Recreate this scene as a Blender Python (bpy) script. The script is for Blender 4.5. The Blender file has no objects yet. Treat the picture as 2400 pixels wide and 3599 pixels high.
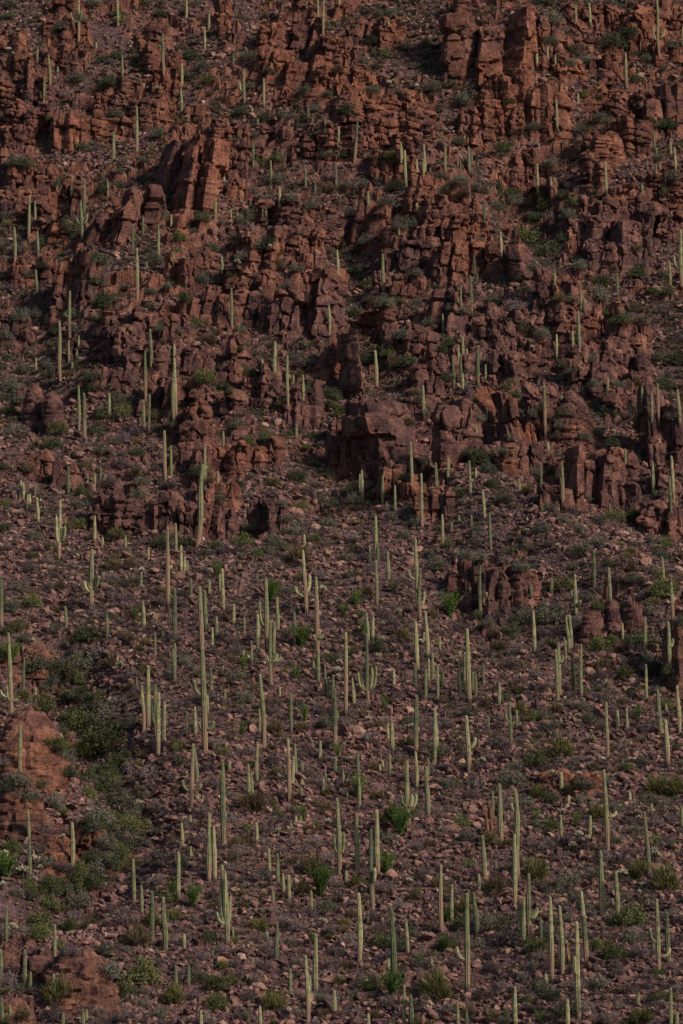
import bpy, math, random
import numpy as np
from mathutils import Vector, Matrix

random.seed(7); rng = np.random.default_rng(7)
SC = bpy.context.scene
COL = SC.collection
R = math.radians

# ------------------------------------------------------------------ camera
F_PX = 14753.0; PW, PH = 2400.0, 3599.0; PITCH = R(8.0)
cam = bpy.data.objects.new('camera', bpy.data.cameras.new('camera')); COL.objects.link(cam)
cam.data.sensor_fit = 'VERTICAL'; cam.data.sensor_height = 24.0; cam.data.lens = 24.0 * F_PX / PH
cam.data.clip_start = 1.0; cam.data.clip_end = 3000.0
cam.location = (0, 0, 0); cam.rotation_euler = (R(90) + PITCH, 0, 0)
SC.camera = cam
# ------------------------------------------------------------------ sky, sun, exposure
SUN_EL, SUN_AZ = R(36), R(118)          # low soft light from the right, camera side (azimuth from +Y towards +X)
world = bpy.data.worlds.new('World'); SC.world = world; world.use_nodes = True
nt = world.node_tree; nt.nodes.clear()
sky = nt.nodes.new('ShaderNodeTexSky'); sky.sky_type = 'NISHITA'; sky.sun_disc = False
sky.sun_elevation = SUN_EL; sky.sun_rotation = SUN_AZ; sky.altitude = 700; sky.dust_density = 2.0
bg = nt.nodes.new('ShaderNodeBackground'); bg.inputs['Strength'].default_value = 0.05
wo = nt.nodes.new('ShaderNodeOutputWorld')
nt.links.new(sky.outputs[0], bg.inputs[0]); nt.links.new(bg.outputs[0], wo.inputs[0])
sun = bpy.data.lights.new('sun', 'SUN'); sun.energy = 2.9; sun.angle = R(10); sun.color = (1.0, 0.84, 0.72)
so = bpy.data.objects.new('sun', sun); COL.objects.link(so)
sd = Vector((math.sin(SUN_AZ) * math.cos(SUN_EL), math.cos(SUN_AZ) * math.cos(SUN_EL), math.sin(SUN_EL)))
so.rotation_euler = sd.to_track_quat('Z', 'Y').to_euler(); so.location = (60, 200, 200)
SC.view_settings.view_transform = 'Standard'; SC.view_settings.look = 'None'
SC.view_settings.gamma = 1.0; SC.view_settings.use_curve_mapping = False
SC.view_settings.exposure = 0.50
SC.cycles.max_bounces = 4; SC.cycles.diffuse_bounces = 2; SC.cycles.transparent_max_bounces = 4

# ------------------------------------------------------------------ projection helpers
cp, sp = math.cos(PITCH), math.sin(PITCH)
def ray_dir(u, v):
    a, b = (u - 1200.0), (1799.5 - v)
    return np.array([a, F_PX * cp - b * sp, F_PX * sp + b * cp]) / math.sqrt(F_PX**2 + a*a + b*b)
def to_px(x, y, z):
    dep = y * cp + z * sp
    return 1200 + F_PX * x / dep, 1799.5 - F_PX * (-y * sp + z * cp) / dep

# ------------------------------------------------------------------ noise (numpy)
def hash3(ix, iy, iz, s=0):
    h = (ix.astype(np.int64) * 374761393 + iy.astype(np.int64) * 668265263 + iz.astype(np.int64) * 2147483647 * 3 + s * 974634777) & 0xFFFFFFFF
    h = ((h ^ (h >> 13)) * 1274126177) & 0xFFFFFFFF
    h = ((h ^ (h >> 16)) * 2246822519) & 0xFFFFFFFF
    h = (h ^ (h >> 13)) & 0xFFFFFF
    return h.astype(np.float32) / 16777216.0
def vnoise(x, y, z, s=0):
    ix, iy, iz = np.floor(x), np.floor(y), np.floor(z)
    fx, fy, fz = x - ix, y - iy, z - iz
    fx, fy, fz = fx*fx*(3-2*fx), fy*fy*(3-2*fy), fz*fz*(3-2*fz)
    r = 0
    for dx in (0, 1):
        for dy in (0, 1):
            for dz in (0, 1):
                w = (fx if dx else 1-fx) * (fy if dy else 1-fy) * (fz if dz else 1-fz)
                r = r + w * hash3(ix+dx, iy+dy, iz+dz, s)
    return r * 2 - 1
def fbm(x, y, z, octv=4, s=0):
    a, r, t = 1.0, 0, 0
    for k in range(octv):
        r = r + a * vnoise(x, y, z, s + k); t += a; a *= .5; x = x*2.03; y = y*2.03; z = z*2.03
    return r / t
def worley3(x, y, z, s=0):
    ix, iy, iz = np.floor(x), np.floor(y), np.floor(z)
    f1 = np.full(x.shape, 9.0, np.float32); f2 = f1.copy(); cid = np.zeros(x.shape, np.float32)
    for dx in (-1, 0, 1):
        for dy in (-1, 0, 1):
            for dz in (-1, 0, 1):
                a, b, c = ix+dx, iy+dy, iz+dz
                d = np.sqrt((a+hash3(a,b,c,s)*.9-x)**2 + (b+hash3(a,b,c,s+1)*.9-y)**2 + (c+hash3(a,b,c,s+2)*.9-z)**2)
                m = d < f1
                f2 = np.where(m, f1, np.minimum(f2, d)); cid = np.where(m, hash3(a,b,c,s+3), cid); f1 = np.where(m, d, f1)
    return f1, f2, cid
def box3(x, y, z, s=0):
    """cells with straight joints; also the place inside the cell"""
    ix, iy, iz = np.floor(x), np.floor(y), np.floor(z)
    f1 = np.full(x.shape, 9.0, np.float32); f2 = f1.copy(); cid = np.zeros(x.shape, np.float32); o = [np.zeros(x.shape, np.float32) for _ in range(3)]
    for dx in (-1, 0, 1):
        for dy in (-1, 0, 1):
            for dz in (-1, 0, 1):
                a, b, c = ix+dx, iy+dy, iz+dz
                ex, ey, ez = x-(a+.5+(hash3(a,b,c,s)-.5)*.62), y-(b+.5+(hash3(a,b,c,s+1)-.5)*.62), z-(c+.5+(hash3(a,b,c,s+2)-.5)*.62)
                d = np.maximum(np.maximum(np.abs(ex), np.abs(ey)), np.abs(ez))*.8 + .2*np.sqrt(ex*ex+ey*ey+ez*ez)
                m = d < f1
                f2 = np.where(m, f1, np.minimum(f2, d)); cid = np.where(m, hash3(a,b,c,s+3), cid); f1 = np.where(m, d, f1)
                for q, e in zip(range(3), (ex, ey, ez)): o[q] = np.where(m, e, o[q])
    return f1, f2, cid, o
def worley2(x, y, s=0):
    ix, iy = np.floor(x), np.floor(y); zz = np.zeros_like(ix)
    f1 = np.full(x.shape, 9.0, np.float32); f2 = f1.copy(); cid = np.zeros(x.shape, np.float32); cy = np.zeros(x.shape, np.float32)
    for dx in (-1, 0, 1):
        for dy in (-1, 0, 1):
            a, b = ix+dx, iy+dy
            py = b+hash3(a,b,zz,s+1)*.95
            ex, ey = a+hash3(a,b,zz,s)*.95-x, py-y
            d = np.maximum(np.abs(ex+.3*ey), np.abs(ey-.25*ex))*.75 + .25*np.sqrt(ex*ex+ey*ey)
            m = d < f1
            f2 = np.where(m, f1, np.minimum(f2, d)); cid = np.where(m, hash3(a,b,zz,s+3), cid); cy = np.where(m, py, cy); f1 = np.where(m, d, f1)
    return f1, f2, cid, cy
def sstep(a, b, x):
    t = np.clip((x-a)/(b-a), 0, 1); return t*t*(3-2*t)

# ------------------------------------------------------------------ the outcrops, read off the photograph
# x0, y0, x1, y1 (in a 1568 px wide copy), lean in degrees, style, columns
OC = [
 (495,0,530,98,-3,'b',1),(590,40,660,200,14,'b',2),(655,60,735,225,10,'b',3),(720,95,775,230,4,'l',2),(770,90,838,245,-2,'b',2),(690,175,838,262,2,'d',2),
 (820,205,915,345,-6,'l',3),(905,255,965,360,-10,'l',2),(800,30,930,120,2,'b',4),(925,215,1000,330,0,'l',2),(1008,5,1100,200,3,'s',1),
 (1103,5,1228,210,5,'s',2),(1105,185,1205,310,2,'l',4),(1205,170,1312,305,0,'s',3),(1235,50,1270,165,0,'b',1),(1268,80,1420,175,0,'b',4),
 (1420,10,1500,100,0,'b',2),(1490,180,1568,310,0,'s',3),(1400,210,1490,340,0,'l',3),(1340,300,1405,425,2,'l',2),(1370,290,1440,372,0,'d',1),(1165,350,1240,430,0,'b',3),
 (1300,455,1350,580,0,'b',2),(1345,430,1425,620,2,'b',2),(1420,420,1500,600,4,'b',3),(1490,410,1568,560,6,'l',3),
 (0,170,55,365,0,'l',2),(50,165,110,330,2,'l',2),(115,230,205,345,0,'s',3),(205,205,300,330,4,'l',3),(295,210,400,300,0,'l',4),(0,290,50,420,0,'b',2),
 (365,295,430,470,12,'s',2),(405,290,512,520,10,'s',2),(490,290,570,400,0,'b',3),(520,350,588,455,4,'b',2),
 (205,430,305,585,18,'s',2),(280,405,372,530,10,'s',2),(125,555,210,730,6,'s',2),(20,580,125,660,0,'b',3),
 (640,470,742,590,4,'l',3),(690,500,742,660,0,'b',2),(745,490,800,548,0,'d',1),(655,590,785,775,4,'s',3),(570,625,650,760,8,'b',3),(460,600,565,745,6,'b',3),
 (815,460,885,570,8,'s',2),(870,500,985,700,9,'b',3),(965,490,1075,640,8,'b',3),(985,630,1075,765,8,'s',2),(1040,500,1110,640,4,'b',2),(935,400,1075,505,6,'s',3),
 (1125,540,1215,650,-8,'s',2),(830,695,905,770,0,'l',2),(1240,610,1330,710,-4,'b',3),(1085,700,1180,800,-6,'b',3),(1180,690,1300,780,-4,'b',3),
 (590,440,690,520,0,'l',2),(380,560,470,660,0,'b',3),
 (735,755,800,860,22,'s',1),(780,745,824,922,-4,'s',1),(815,928,965,1090,-12,'s',1),(755,960,832,1080,0,'b',3),(830,1020,960,1110,-6,'b',3),
 (215,770,310,910,8,'b',3),(330,790,410,960,8,'b',3),(395,800,475,940,10,'b',2),(235,690,330,790,4,'l',3),(340,700,440,780,4,'b',3),(500,770,560,900,4,'b',2),(555,830,630,930,4,'b',2),
 (50,875,140,985,-4,'d',2),(380,965,470,1080,6,'b',3),(440,940,560,1115,8,'b',3),(560,1000,640,1080,4,'b',3),
 (215,1135,310,1235,2,'l',2),(300,1140,380,1225,2,'b',2),(370,1125,450,1230,0,'b',2),(450,1110,545,1240,2,'b',3),(575,1135,665,1235,0,'b',3),
 (1100,870,1195,1040,-8,'s',2),(1010,890,1095,1070,8,'s',2),(940,830,1010,960,6,'b',2),(1210,870,1280,1010,4,'b',2),(1275,885,1362,1010,-4,'d',1),(1120,780,1240,880,0,'b',3),
 (1240,700,1330,860,4,'b',2),(1320,720,1420,900,6,'b',3),(1400,740,1500,960,2,'b',3),(1480,870,1568,1060,0,'s',3),
 (1310,1015,1400,1165,4,'s',3),(1150,1010,1240,1090,0,'b',3),(1240,1060,1320,1180,0,'b',3),(1080,1010,1160,1070,0,'b',3),(1395,1040,1470,1180,0,'b',3),(1470,1080,1568,1230,0,'b',3),
 (1030,1290,1110,1400,0,'b',3),(1105,1300,1150,1425,4,'s',1),(1140,1290,1235,1400,0,'b',3),(1345,1365,1480,1480,0,'d',3),(1541,1430,1590,1600,0,'s',1),
 (960,1120,1040,1200,0,'b',3),(870,1060,960,1150,0,'b',3),
 (-30,1640,150,1830,-6,'d',1),(-30,1790,110,1935,-4,'d',1),(85,1895,240,2010,-6,'d',2),(-30,1470,115,1545,-8,'d',2),(-20,2165,110,2260,0,'d',2),(90,2190,265,2325,-6,'d',1),(-30,2295,80,2370,0,'d',1),
 (1245,1765,1390,1812,-6,'d',2),
 (105,40,200,170,0,'b',4),(0,80,60,180,0,'b',2),(330,55,420,170,0,'b',2),(1440,30,1568,140,0,'b',4),(640,0,740,60,0,'b',3),(1290,0,1420,70,0,'b',4),
 (600,290,680,390,2,'b',3),(700,280,830,370,0,'l',4),(850,330,960,420,0,'b',4),(1060,250,1130,330,0,'b',2),(0,380,110,520,0,'b',3),(60,440,150,560,2,'b',2),
 (0,700,70,800,0,'b',2),(540,520,640,620,4,'b',3),(890,740,1000,830,4,'b',3),(1000,770,1090,860,0,'b',3),(640,880,740,980,0,'b',3),(470,880,560,960,0,'b',2),
]
def px2(v): return v * 2400.0 / 1568.0
# ------------------------------------------------------------------ ground height
PY = np.array([-60, 0, 40, 120, 300, 350, 398, 455, 516, 560, 613, 655, 695, 760, 900, 1100.])
PZ = np.array([-1.7, -1.9, -6, -20, -25, -14, 7.3, 34.5, 65.2, 89, 120.3, 150, 185.5, 245, 360, 520.])
_yy = np.linspace(-60, 1100, 4000); _zz = np.interp(_yy, PY, PZ)
_k = np.hanning(61); _k /= _k.sum(); _zz = np.convolve(np.pad(_zz, 30, 'edge'), _k, 'valid')
def prof(y): return np.interp(y, _yy, _zz)
_elev = np.degrees(np.arctan2(_zz, np.maximum(_yy, 1)))
_sel = _yy > 330
def base_pt(u, v):                       # photo pixel -> point on the plain slope profile
    d = ray_dir(u, v); el = math.degrees(math.atan2(d[2], d[1]))
    y = float(np.interp(el, _elev[_sel], _yy[_sel]))
    return y * d[0] / d[1], y
def line(pts): return [base_pt(px2(a), px2(b)) for a, b in pts]
GULLY = [ (line([(1240,330),(1215,430),(1215,545),(1290,620),(1400,680),(1500,760),(1568,880)]), 7, 5.0),
          (line([(1100,300),(1180,380),(1215,480)]), 6, 3.0),
          (line([(130,1520),(180,1640),(240,1780),(300,1900),(230,1990),(130,2050)]), 5.5, 5.5),
          (line([(40,720),(110,800),(60,900)]), 6, 3.0), (line([(790,560),(800,640),(830,740),(860,860)]), 4.5, 3.5),
          (line([(990,1250),(1100,1440),(1230,1420),(1330,1390)]), 5, 2.0), (line([(560,1180),(700,1150),(760,1080),(740,1000)]), 6, 3.0) ]
RIDGE = [ (line([(560,200),(800,330),(1000,430),(1180,560),(1330,690),(1500,800)]), 10, 4.0),
          (line([(0,1600),(80,1700),(150,1830)]), 7, 3.0), (line([(1090,1180),(1250,1240),(1450,1380),(1568,1440)]), 9, 4.0),
          (line([(100,2000),(300,1930),(370,1960)]), 6, 2.0), (line([(400,460),(330,650),(300,850)]), 12, 3.0),(line([(1150,100),(1200,260)]), 9, 5.0) ]
def seg_bump(x, y, pts, wid):
    best = np.full(x.shape, 1e9)
    for (ax, ay), (bx, by) in zip(pts[:-1], pts[1:]):
        vx, vy = bx-ax, by-ay; L = vx*vx+vy*vy+1e-9
        t = np.clip(((x-ax)*vx + (y-ay)*vy)/L, 0, 1)
        best = np.minimum(best, ((x-ax-t*vx)**2 + ((y-ay-t*vy)*.8)**2))
    return np.exp(-best/(wid*wid))
def rockiness(x, y):
    z = prof(y); u, v = to_px(x, y, z); u = u*1568/2400; v = v*1568/2400
    r = np.zeros(x.shape)
    for x0, y0, x1, y1, *_ in OC:
        cx, cy, hx, hy = (x0+x1)/2, (y0+y1)/2, (x1-x0)/2+6, (y1-y0)/2+5
        r = np.maximum(r, 1 - sstep(.7, 1.35, np.sqrt(((u-cx)/hx)**2 + ((v-cy)/hy)**2)))
    n = fbm(x/9, y/9, np.zeros_like(x), 3, 50)
    up = 1 - sstep(1120, 1260, v + 60*n)          # above the scree the whole face is broken rock
    r = np.maximum(r, up * (.22 + .45*sstep(-.12, .25, n)))
    return r * (y > 385) * (y < 745) * (np.abs(x) < 95)
def ground_raw(x, y):
    r = rockiness(x, y); wx = x + 1.2*vnoise(x/3, y/3, np.zeros_like(x), 11); wy = y + 1.2*vnoise(x/3, y/3, np.zeros_like(x), 12)
    z = prof(y)
    far = sstep(330, 390, y)
    z = z + (3.0*fbm(x/34, y/34, np.zeros_like(x), 3, 1) + .7*fbm(x/7, y/7, np.zeros_like(x), 3, 5)) * far
    for pts, w, a in GULLY: z = z - a*seg_bump(x, y, pts, w)
    for pts, w, a in RIDGE: z = z + a*seg_bump(x, y, pts, w)
    slope = np.interp(y, [390, 560, 620, 700], [.5, .55, .75, .85])
    z0 = z
    # broken rock: stepped columns at three sizes
    for (s, sy, seed, amp, st, wgt) in ((3.2, 3.8, 21, .8, .8, .7*sstep(.35, .9, r)), (1.5, 1.7, 31, .5, .7, sstep(.2, .7, r)), (.8, .75, 41, .24, .35, .4 + .35*sstep(.0, .4, r))):
        sk = wx + .25*wy
        f1, f2, cid, cy = worley2(sk/s, wy/sy, seed)
        crack = sstep(0, .13, f2-f1)
        z = z + wgt*far*((cy*sy - wy)*slope*st + (cid-.5)*amp*2*.75 - (1-crack)*amp*.5)
    z = z + .12*fbm(x/1.1, y/1.1, np.zeros_like(x), 3, 9)*far
    return z, r, z0

# grid
yf = np.arange(381, 738, .33); ys = np.concatenate([np.arange(-60, 380, 11.), yf, np.arange(741, 1080, 12.)])
af = np.linspace(-1, 1, 421); oc = np.linspace(0, 1, 13)[1:]**1.4
hw = np.interp(ys, [381, 738], [37.0, 70.0])
rows = []
for i, yv in enumerate(ys):
    out = hw[i] + (300-hw[i])*oc
    rows.append(np.concatenate([-out[::-1], af*hw[i], out]))
GX = np.array(rows); GY = np.repeat(ys[:, None], GX.shape[1], 1)
GZ, GR, GZ0 = ground_raw(GX, GY)
NR, NC = GX.shape
def hgrid(x, y, G=None):
    G = GZ if G is None else G
    x = np.asarray(x, float); y = np.asarray(y, float)
    j = np.clip(np.searchsorted(ys, y) - 1, 0, NR-2); ty = (y-ys[j])/(ys[j+1]-ys[j])
    def at(jj):
        h = hw[jj]; a = np.clip((x/h+1)/2*(len(af)-1), 0, len(af)-1.001); k = a.astype(int); t = a-k; k = k + len(oc)
        return G[jj, k]*(1-t) + G[jj, k+1]*t
    return at(j)*(1-ty) + at(j+1)*ty
def hit_ground(u, v):
    d = ray_dir(u, v); tt = np.arange(385, 760, .25)/d[1]
    zz = tt*d[2] - hgrid(tt*d[0], tt*d[1])
    k = np.argmax(zz < 0) if (zz < 0).any() else len(tt)-1
    t = tt[k]; return float(t*d[0]), float(t*d[1]), float(hgrid(t*d[0], t*d[1]))

# ------------------------------------------------------------------ materials
def new_mat(name):
    m = bpy.data.materials.new(name); m.use_nodes = True; n = m.node_tree; n.nodes.clear()
    o = n.nodes.new('ShaderNodeOutputMaterial'); b = n.nodes.new('ShaderNodeBsdfPrincipled')
    b.inputs['Roughness'].default_value = .92; b.inputs['Specular IOR Level'].default_value = .15
    n.links.new(b.outputs[0], o.inputs[0]); return m, n, b
def nd(n, t, **kw):
    x = n.nodes.new(t)
    for k, v in kw.items():
        if k in x.inputs.keys() if isinstance(k, str) else False: x.inputs[k].default_value = v
        else: setattr(x, k, v)
    return x
def ramp(n, src, stops):
    r = n.nodes.new('ShaderNodeValToRGB'); cr = r.color_ramp
    while len(cr.elements) < len(stops): cr.elements.new(.5)
    for e, (p, c) in zip(cr.elements, stops): e.position = p; e.color = (*c, 1)
    n.links.new(src, r.inputs[0]); return r.outputs[0]
def noise(n, vec, scale, detail=4, rough=.6):
    t = n.nodes.new('ShaderNodeTexNoise'); t.inputs['Scale'].default_value = scale
    t.inputs['Detail'].default_value = detail; t.inputs['Roughness'].default_value = rough
    n.links.new(vec, t.inputs['Vector']); return t.outputs['Fac']
def mixc(n, fac, a, b, mode='MIX'):
    m = n.nodes.new('ShaderNodeMix'); m.data_type = 'RGBA'; m.blend_type = mode
    if isinstance(fac, float): m.inputs[0].default_value = fac
    else: n.links.new(fac, m.inputs[0])
    for s, v in ((m.inputs[6], a), (m.inputs[7], b)):
        if isinstance(v, tuple): s.default_value = (*v, 1)
        else: n.links.new(v, s)
    return m.outputs[2]
def mapping(n, vec, sc):
    m = n.nodes.new('ShaderNodeMapping'); m.inputs['Scale'].default_value = sc
    n.links.new(vec, m.inputs['Vector']); return m.outputs[0]
def bump(n, b, h, dist, st=1.0):
    k = n.nodes.new('ShaderNodeBump'); k.inputs['Distance'].default_value = dist; k.inputs['Strength'].default_value = st
    n.links.new(h, k.inputs['Height']); n.links.new(k.outputs[0], b.inputs['Normal'])
def math_(n, op, a, b=None):
    m = n.nodes.new('ShaderNodeMath'); m.operation = op
    for i, v in enumerate((a, b)):
        if v is None: continue
        if isinstance(v, (int, float)): m.inputs[i].default_value = v
        else: n.links.new(v, m.inputs[i])
    return m.outputs[0]

def rock_colour(n, pos):
    big = noise(n, pos, .055, 3); mid = noise(n, pos, .5, 5, .65); fine = noise(n, mapping(n, pos, (1, 1, 2.2)), 2.6, 6, .75)
    c = ramp(n, mid, [(.28, (.080, .037, .032)), (.44, (.182, .080, .055)), (.58, (.275, .124, .082)), (.76, (.45, .235, .155))])
    purple = ramp(n, mid, [(.28, (.058, .034, .038)), (.5, (.145, .077, .068)), (.72, (.31, .170, .132))])
    sx = n.nodes.new('ShaderNodeSeparateXYZ'); n.links.new(pos, sx.inputs[0])
    hgt = n.nodes.new('ShaderNodeMapRange'); n.links.new(sx.outputs[2], hgt.inputs[0])
    for q, w_ in zip((1, 2, 3, 4), (105, 180, .09, -.08)): hgt.inputs[q].default_value = w_
    f = ramp(n, math_(n, 'ADD', big, hgt.outputs[0]), [(.42, (0, 0, 0)), (.62, (1, 1, 1))])
    c = mixc(n, f, c, purple)
    streak = noise(n, mapping(n, pos, (.9, .9, .12)), 1.0, 4, .7)
    c = mixc(n, 1.0, c, ramp(n, streak, [(.36, (.55, .52, .55)), (.5, (1, 1, 1)), (.68, (1.18, 1.12, 1.05))]), 'MULTIPLY')
    v = ramp(n, fine, [(.25, (.52, .52, .54)), (.5, (1, 1, 1)), (.75, (1.35, 1.3, 1.25))])
    c = mixc(n, 1.0, c, v, 'MULTIPLY')
    return c, mid, fine
M = {}
def rock_mat(name, tint):
    m, n, b = new_mat(name); g = n.nodes.new('ShaderNodeNewGeometry'); pos = g.outputs['Position']
    c, mid, fine = rock_colour(n, pos)
    c = mixc(n, 1.0, c, tint, 'MULTIPLY')
    oi = n.nodes.new('ShaderNodeObjectInfo')
    rr = ramp(n, oi.outputs['Random'], [(0, (.78, .78, .82)), (.5, (1, .98, .96)), (1, (1.2, 1.12, 1.05))])
    c = mixc(n, 1.0, c, rr, 'MULTIPLY')
    n.links.new(c, b.inputs['Base Color'])
    vo = n.nodes.new('ShaderNodeTexVoronoi'); vo.feature = 'DISTANCE_TO_EDGE'; vo.inputs['Scale'].default_value = 1.0
    wp = n.nodes.new('ShaderNodeVectorMath'); wp.operation = 'ADD'
    nz = n.nodes.new('ShaderNodeTexNoise'); nz.inputs['Scale'].default_value = .8; n.links.new(pos, nz.inputs['Vector'])
    n.links.new(mapping(n, pos, (.8, .8, 1.5)), wp.inputs[0]); n.links.new(nz.outputs['Color'], wp.inputs[1]); n.links.new(wp.outputs[0], vo.inputs['Vector'])
    e = math_(n, 'MINIMUM', vo.outputs['Distance'], .09); e = math_(n, 'MULTIPLY', e, 3.0)
    h = math_(n, 'ADD', e, math_(n, 'MULTIPLY', fine, .75))
    bump(n, b, h, .5, .9); return m
M['rock'] = rock_mat('red_rock', (1, 1, 1)); M['dome'] = rock_mat('brown_rock', (1.15, 1.12, .98)); M['stone'] = None
def ground_mat():
    m, n, b = new_mat('hillside_soil'); g = n.nodes.new('ShaderNodeNewGeometry'); pos = g.outputs['Position']
    rc, mid, fine = rock_colour(n, pos)
    sc_ = noise(n, pos, 1.1, 6, .7); big = noise(n, pos, .07, 3)
    soil = ramp(n, sc_, [(.3, (.056, .034, .036)), (.5, (.145, .082, .074)), (.7, (.25, .148, .122))])
    soil2 = ramp(n, sc_, [(.3, (.045, .031, .036)), (.55, (.105, .069, .070)), (.75, (.19, .125, .112))])
    soil = mixc(n, ramp(n, big, [(.4, (0, 0, 0)), (.62, (1, 1, 1))]), soil, soil2)
    at = n.nodes.new('ShaderNodeAttribute'); at.attribute_name = 'rock'
    f = ramp(n, at.outputs['Fac'], [(.2, (0, 0, 0)), (.7, (1, 1, 1))])
    n.links.new(mixc(n, f, soil, rc), b.inputs['Base Color'])
    vo = n.nodes.new('ShaderNodeTexVoronoi'); vo.inputs['Scale'].default_value = 3.2; n.links.new(pos, vo.inputs['Vector'])
    h = math_(n, 'ADD', math_(n, 'MULTIPLY', vo.outputs['Distance'], -.8), math_(n, 'MULTIPLY', fine, .7))
    bump(n, b, h, .35, .9); return m
M['ground'] = ground_mat()
def stone_mat():
    m, n, b = new_mat('scree_stone'); g = n.nodes.new('ShaderNodeNewGeometry'); oi = n.nodes.new('ShaderNodeObjectInfo')
    c = ramp(n, oi.outputs['Random'], [(0, (.080, .048, .049)), (.35, (.155, .088, .077)), (.7, (.235, .130, .103)), (.94, (.31, .18, .14)), (1, (.42, .28, .22))])
    f = ramp(n, noise(n, g.outputs['Position'], 3.5, 4), [(.3, (.6, .6, .62)), (.6, (1.1, 1.1, 1.1))])
    n.links.new(mixc(n, 1.0, c, f, 'MULTIPLY'), b.inputs['Base Color'])
    bump(n, b, noise(n, g.outputs['Position'], 5, 4), .12); return m
M['stone'] = stone_mat()
def plant_mat(name, c0, c1, c2, trans=.12):
    m, n, b = new_mat(name); oi = n.nodes.new('ShaderNodeObjectInfo'); g = n.nodes.new('ShaderNodeNewGeometry')
    f = math_(n, 'ADD', math_(n, 'MULTIPLY', noise(n, g.outputs['Position'], 2.2, 3), .7), math_(n, 'MULTIPLY', oi.outputs['Random'], .3))
    c = ramp(n, f, [(.3, c0), (.5, c1), (.68, c2)]); n.links.new(c, b.inputs['Base Color'])
    return m
M['g'] = plant_mat('bright_green_leaves', (.058, .066, .028), (.105, .116, .046), (.165, .178, .070))
M['d'] = plant_mat('dark_green_leaves', (.044, .052, .030), (.074, .086, .046), (.115, .128, .066))
M['y'] = plant_mat('yellow_green_twigs', (.085, .085, .030), (.145, .140, .050), (.21, .20, .075))
M['o'] = plant_mat('olive_twigs', (.085, .062, .036), (.145, .112, .060), (.21, .17, .09))
M['s'] = plant_mat('grey_green_leaves', (.070, .072, .052), (.122, .124, .086), (.18, .175, .13))
M['p'] = plant_mat('dry_grey_twigs', (.066, .047, .050), (.145, .110, .108), (.27, .22, .20))
M['stem'] = plant_mat('dark_woody_stems', (.030, .022, .018), (.05, .036, .028), (.08, .06, .045))
M['oco'] = plant_mat('ocotillo_leaves', (.055, .095, .022), (.095, .155, .036), (.15, .22, .06))
M['cream'] = plant_mat('pale_cholla_spines', (.20, .18, .11), (.36, .33, .22), (.50, .47, .33))
M['deadwood'] = plant_mat('bare_cactus_wood', (.20, .09, .05), (.34, .16, .09), (.46, .26, .16))
def saguaro_mat():
    m, n, b = new_mat('saguaro_skin'); g = n.nodes.new('ShaderNodeNewGeometry'); oi = n.nodes.new('ShaderNodeObjectInfo')
    at = n.nodes.new('ShaderNodeAttribute'); at.attribute_name = 'skin'
    green = ramp(n, oi.outputs['Random'], [(0, (.130, .150, .085)), (.35, (.230, .240, .130)), (.7, (.310, .305, .165)), (1, (.40, .37, .21))])
    band = noise(n, mapping(n, g.outputs['Position'], (.05, .05, 2.2)), 1.0, 4, .6)
    green = mixc(n, 1.0, green, ramp(n, band, [(.32, (.62, .66, .62)), (.5, (1, 1, 1)), (.66, (1.22, 1.18, 1.1))]), 'MULTIPLY')
    sp = n.nodes.new('ShaderNodeSeparateColor'); n.links.new(at.outputs['Color'], sp.inputs[0])
    c = mixc(n, sp.outputs[0], green, (.33, .225, .150))       # woody bark towards the foot
    c = mixc(n, sp.outputs[1], c, (.050, .036, .032))          # blackened foot
    c = mixc(n, sp.outputs[2], c, (.42, .42, .30))             # pale crown
    spk = noise(n, g.outputs['Position'], 6, 3)
    c = mixc(n, 1.0, c, ramp(n, spk, [(.3, (.75, .75, .75)), (.6, (1.08, 1.08, 1.08))]), 'MULTIPLY')
    n.links.new(c, b.inputs['Base Color']); b.inputs['Roughness'].default_value = .8; return m
M['sag'] = saguaro_mat()

# ------------------------------------------------------------------ mesh helpers
def mk_mesh(name, v, f, mat, smooth=False):
    me = bpy.data.meshes.new(name); v = np.asarray(v, np.float32)
    f = np.asarray(f, np.int32)
    me.vertices.add(len(v)); me.vertices.foreach_set('co', v.ravel())
    k = f.shape[1]; me.loops.add(f.size); me.loops.foreach_set('vertex_index', f.ravel())
    me.polygons.add(len(f)); me.polygons.foreach_set('loop_start', np.arange(0, f.size, k, dtype=np.int32))
    me.polygons.foreach_set('loop_total', np.full(len(f), k, np.int32))
    me.polygons.foreach_set('use_smooth', np.full(len(f), smooth, bool))
    me.update(calc_edges=True)
    if mat is not None: me.materials.append(mat)
    return me
def link(name, data, parent=None, loc=(0, 0, 0)):
    o = bpy.data.objects.new(name, data); COL.objects.link(o); o.location = loc
    if parent is not None: o.parent = parent
    return o
def tag(o, label, cat, group=None):
    o['label'] = label; o['category'] = cat
    if group: o['group'] = group

# ground object
idx = np.arange(NR*NC).reshape(NR, NC)
faces = np.stack([idx[:-1, :-1], idx[:-1, 1:], idx[1:, 1:], idx[1:, :-1]], -1).reshape(-1, 4)
gm = mk_mesh('hillside', np.stack([GX, GY, GZ], -1).reshape(-1, 3), faces, M['ground'], False)
a = gm.attributes.new('rock', 'FLOAT', 'POINT'); a.data.foreach_set('value', GR.astype(np.float32).ravel())
ground = link('hillside', gm); ground['kind'] = 'structure'

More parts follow.
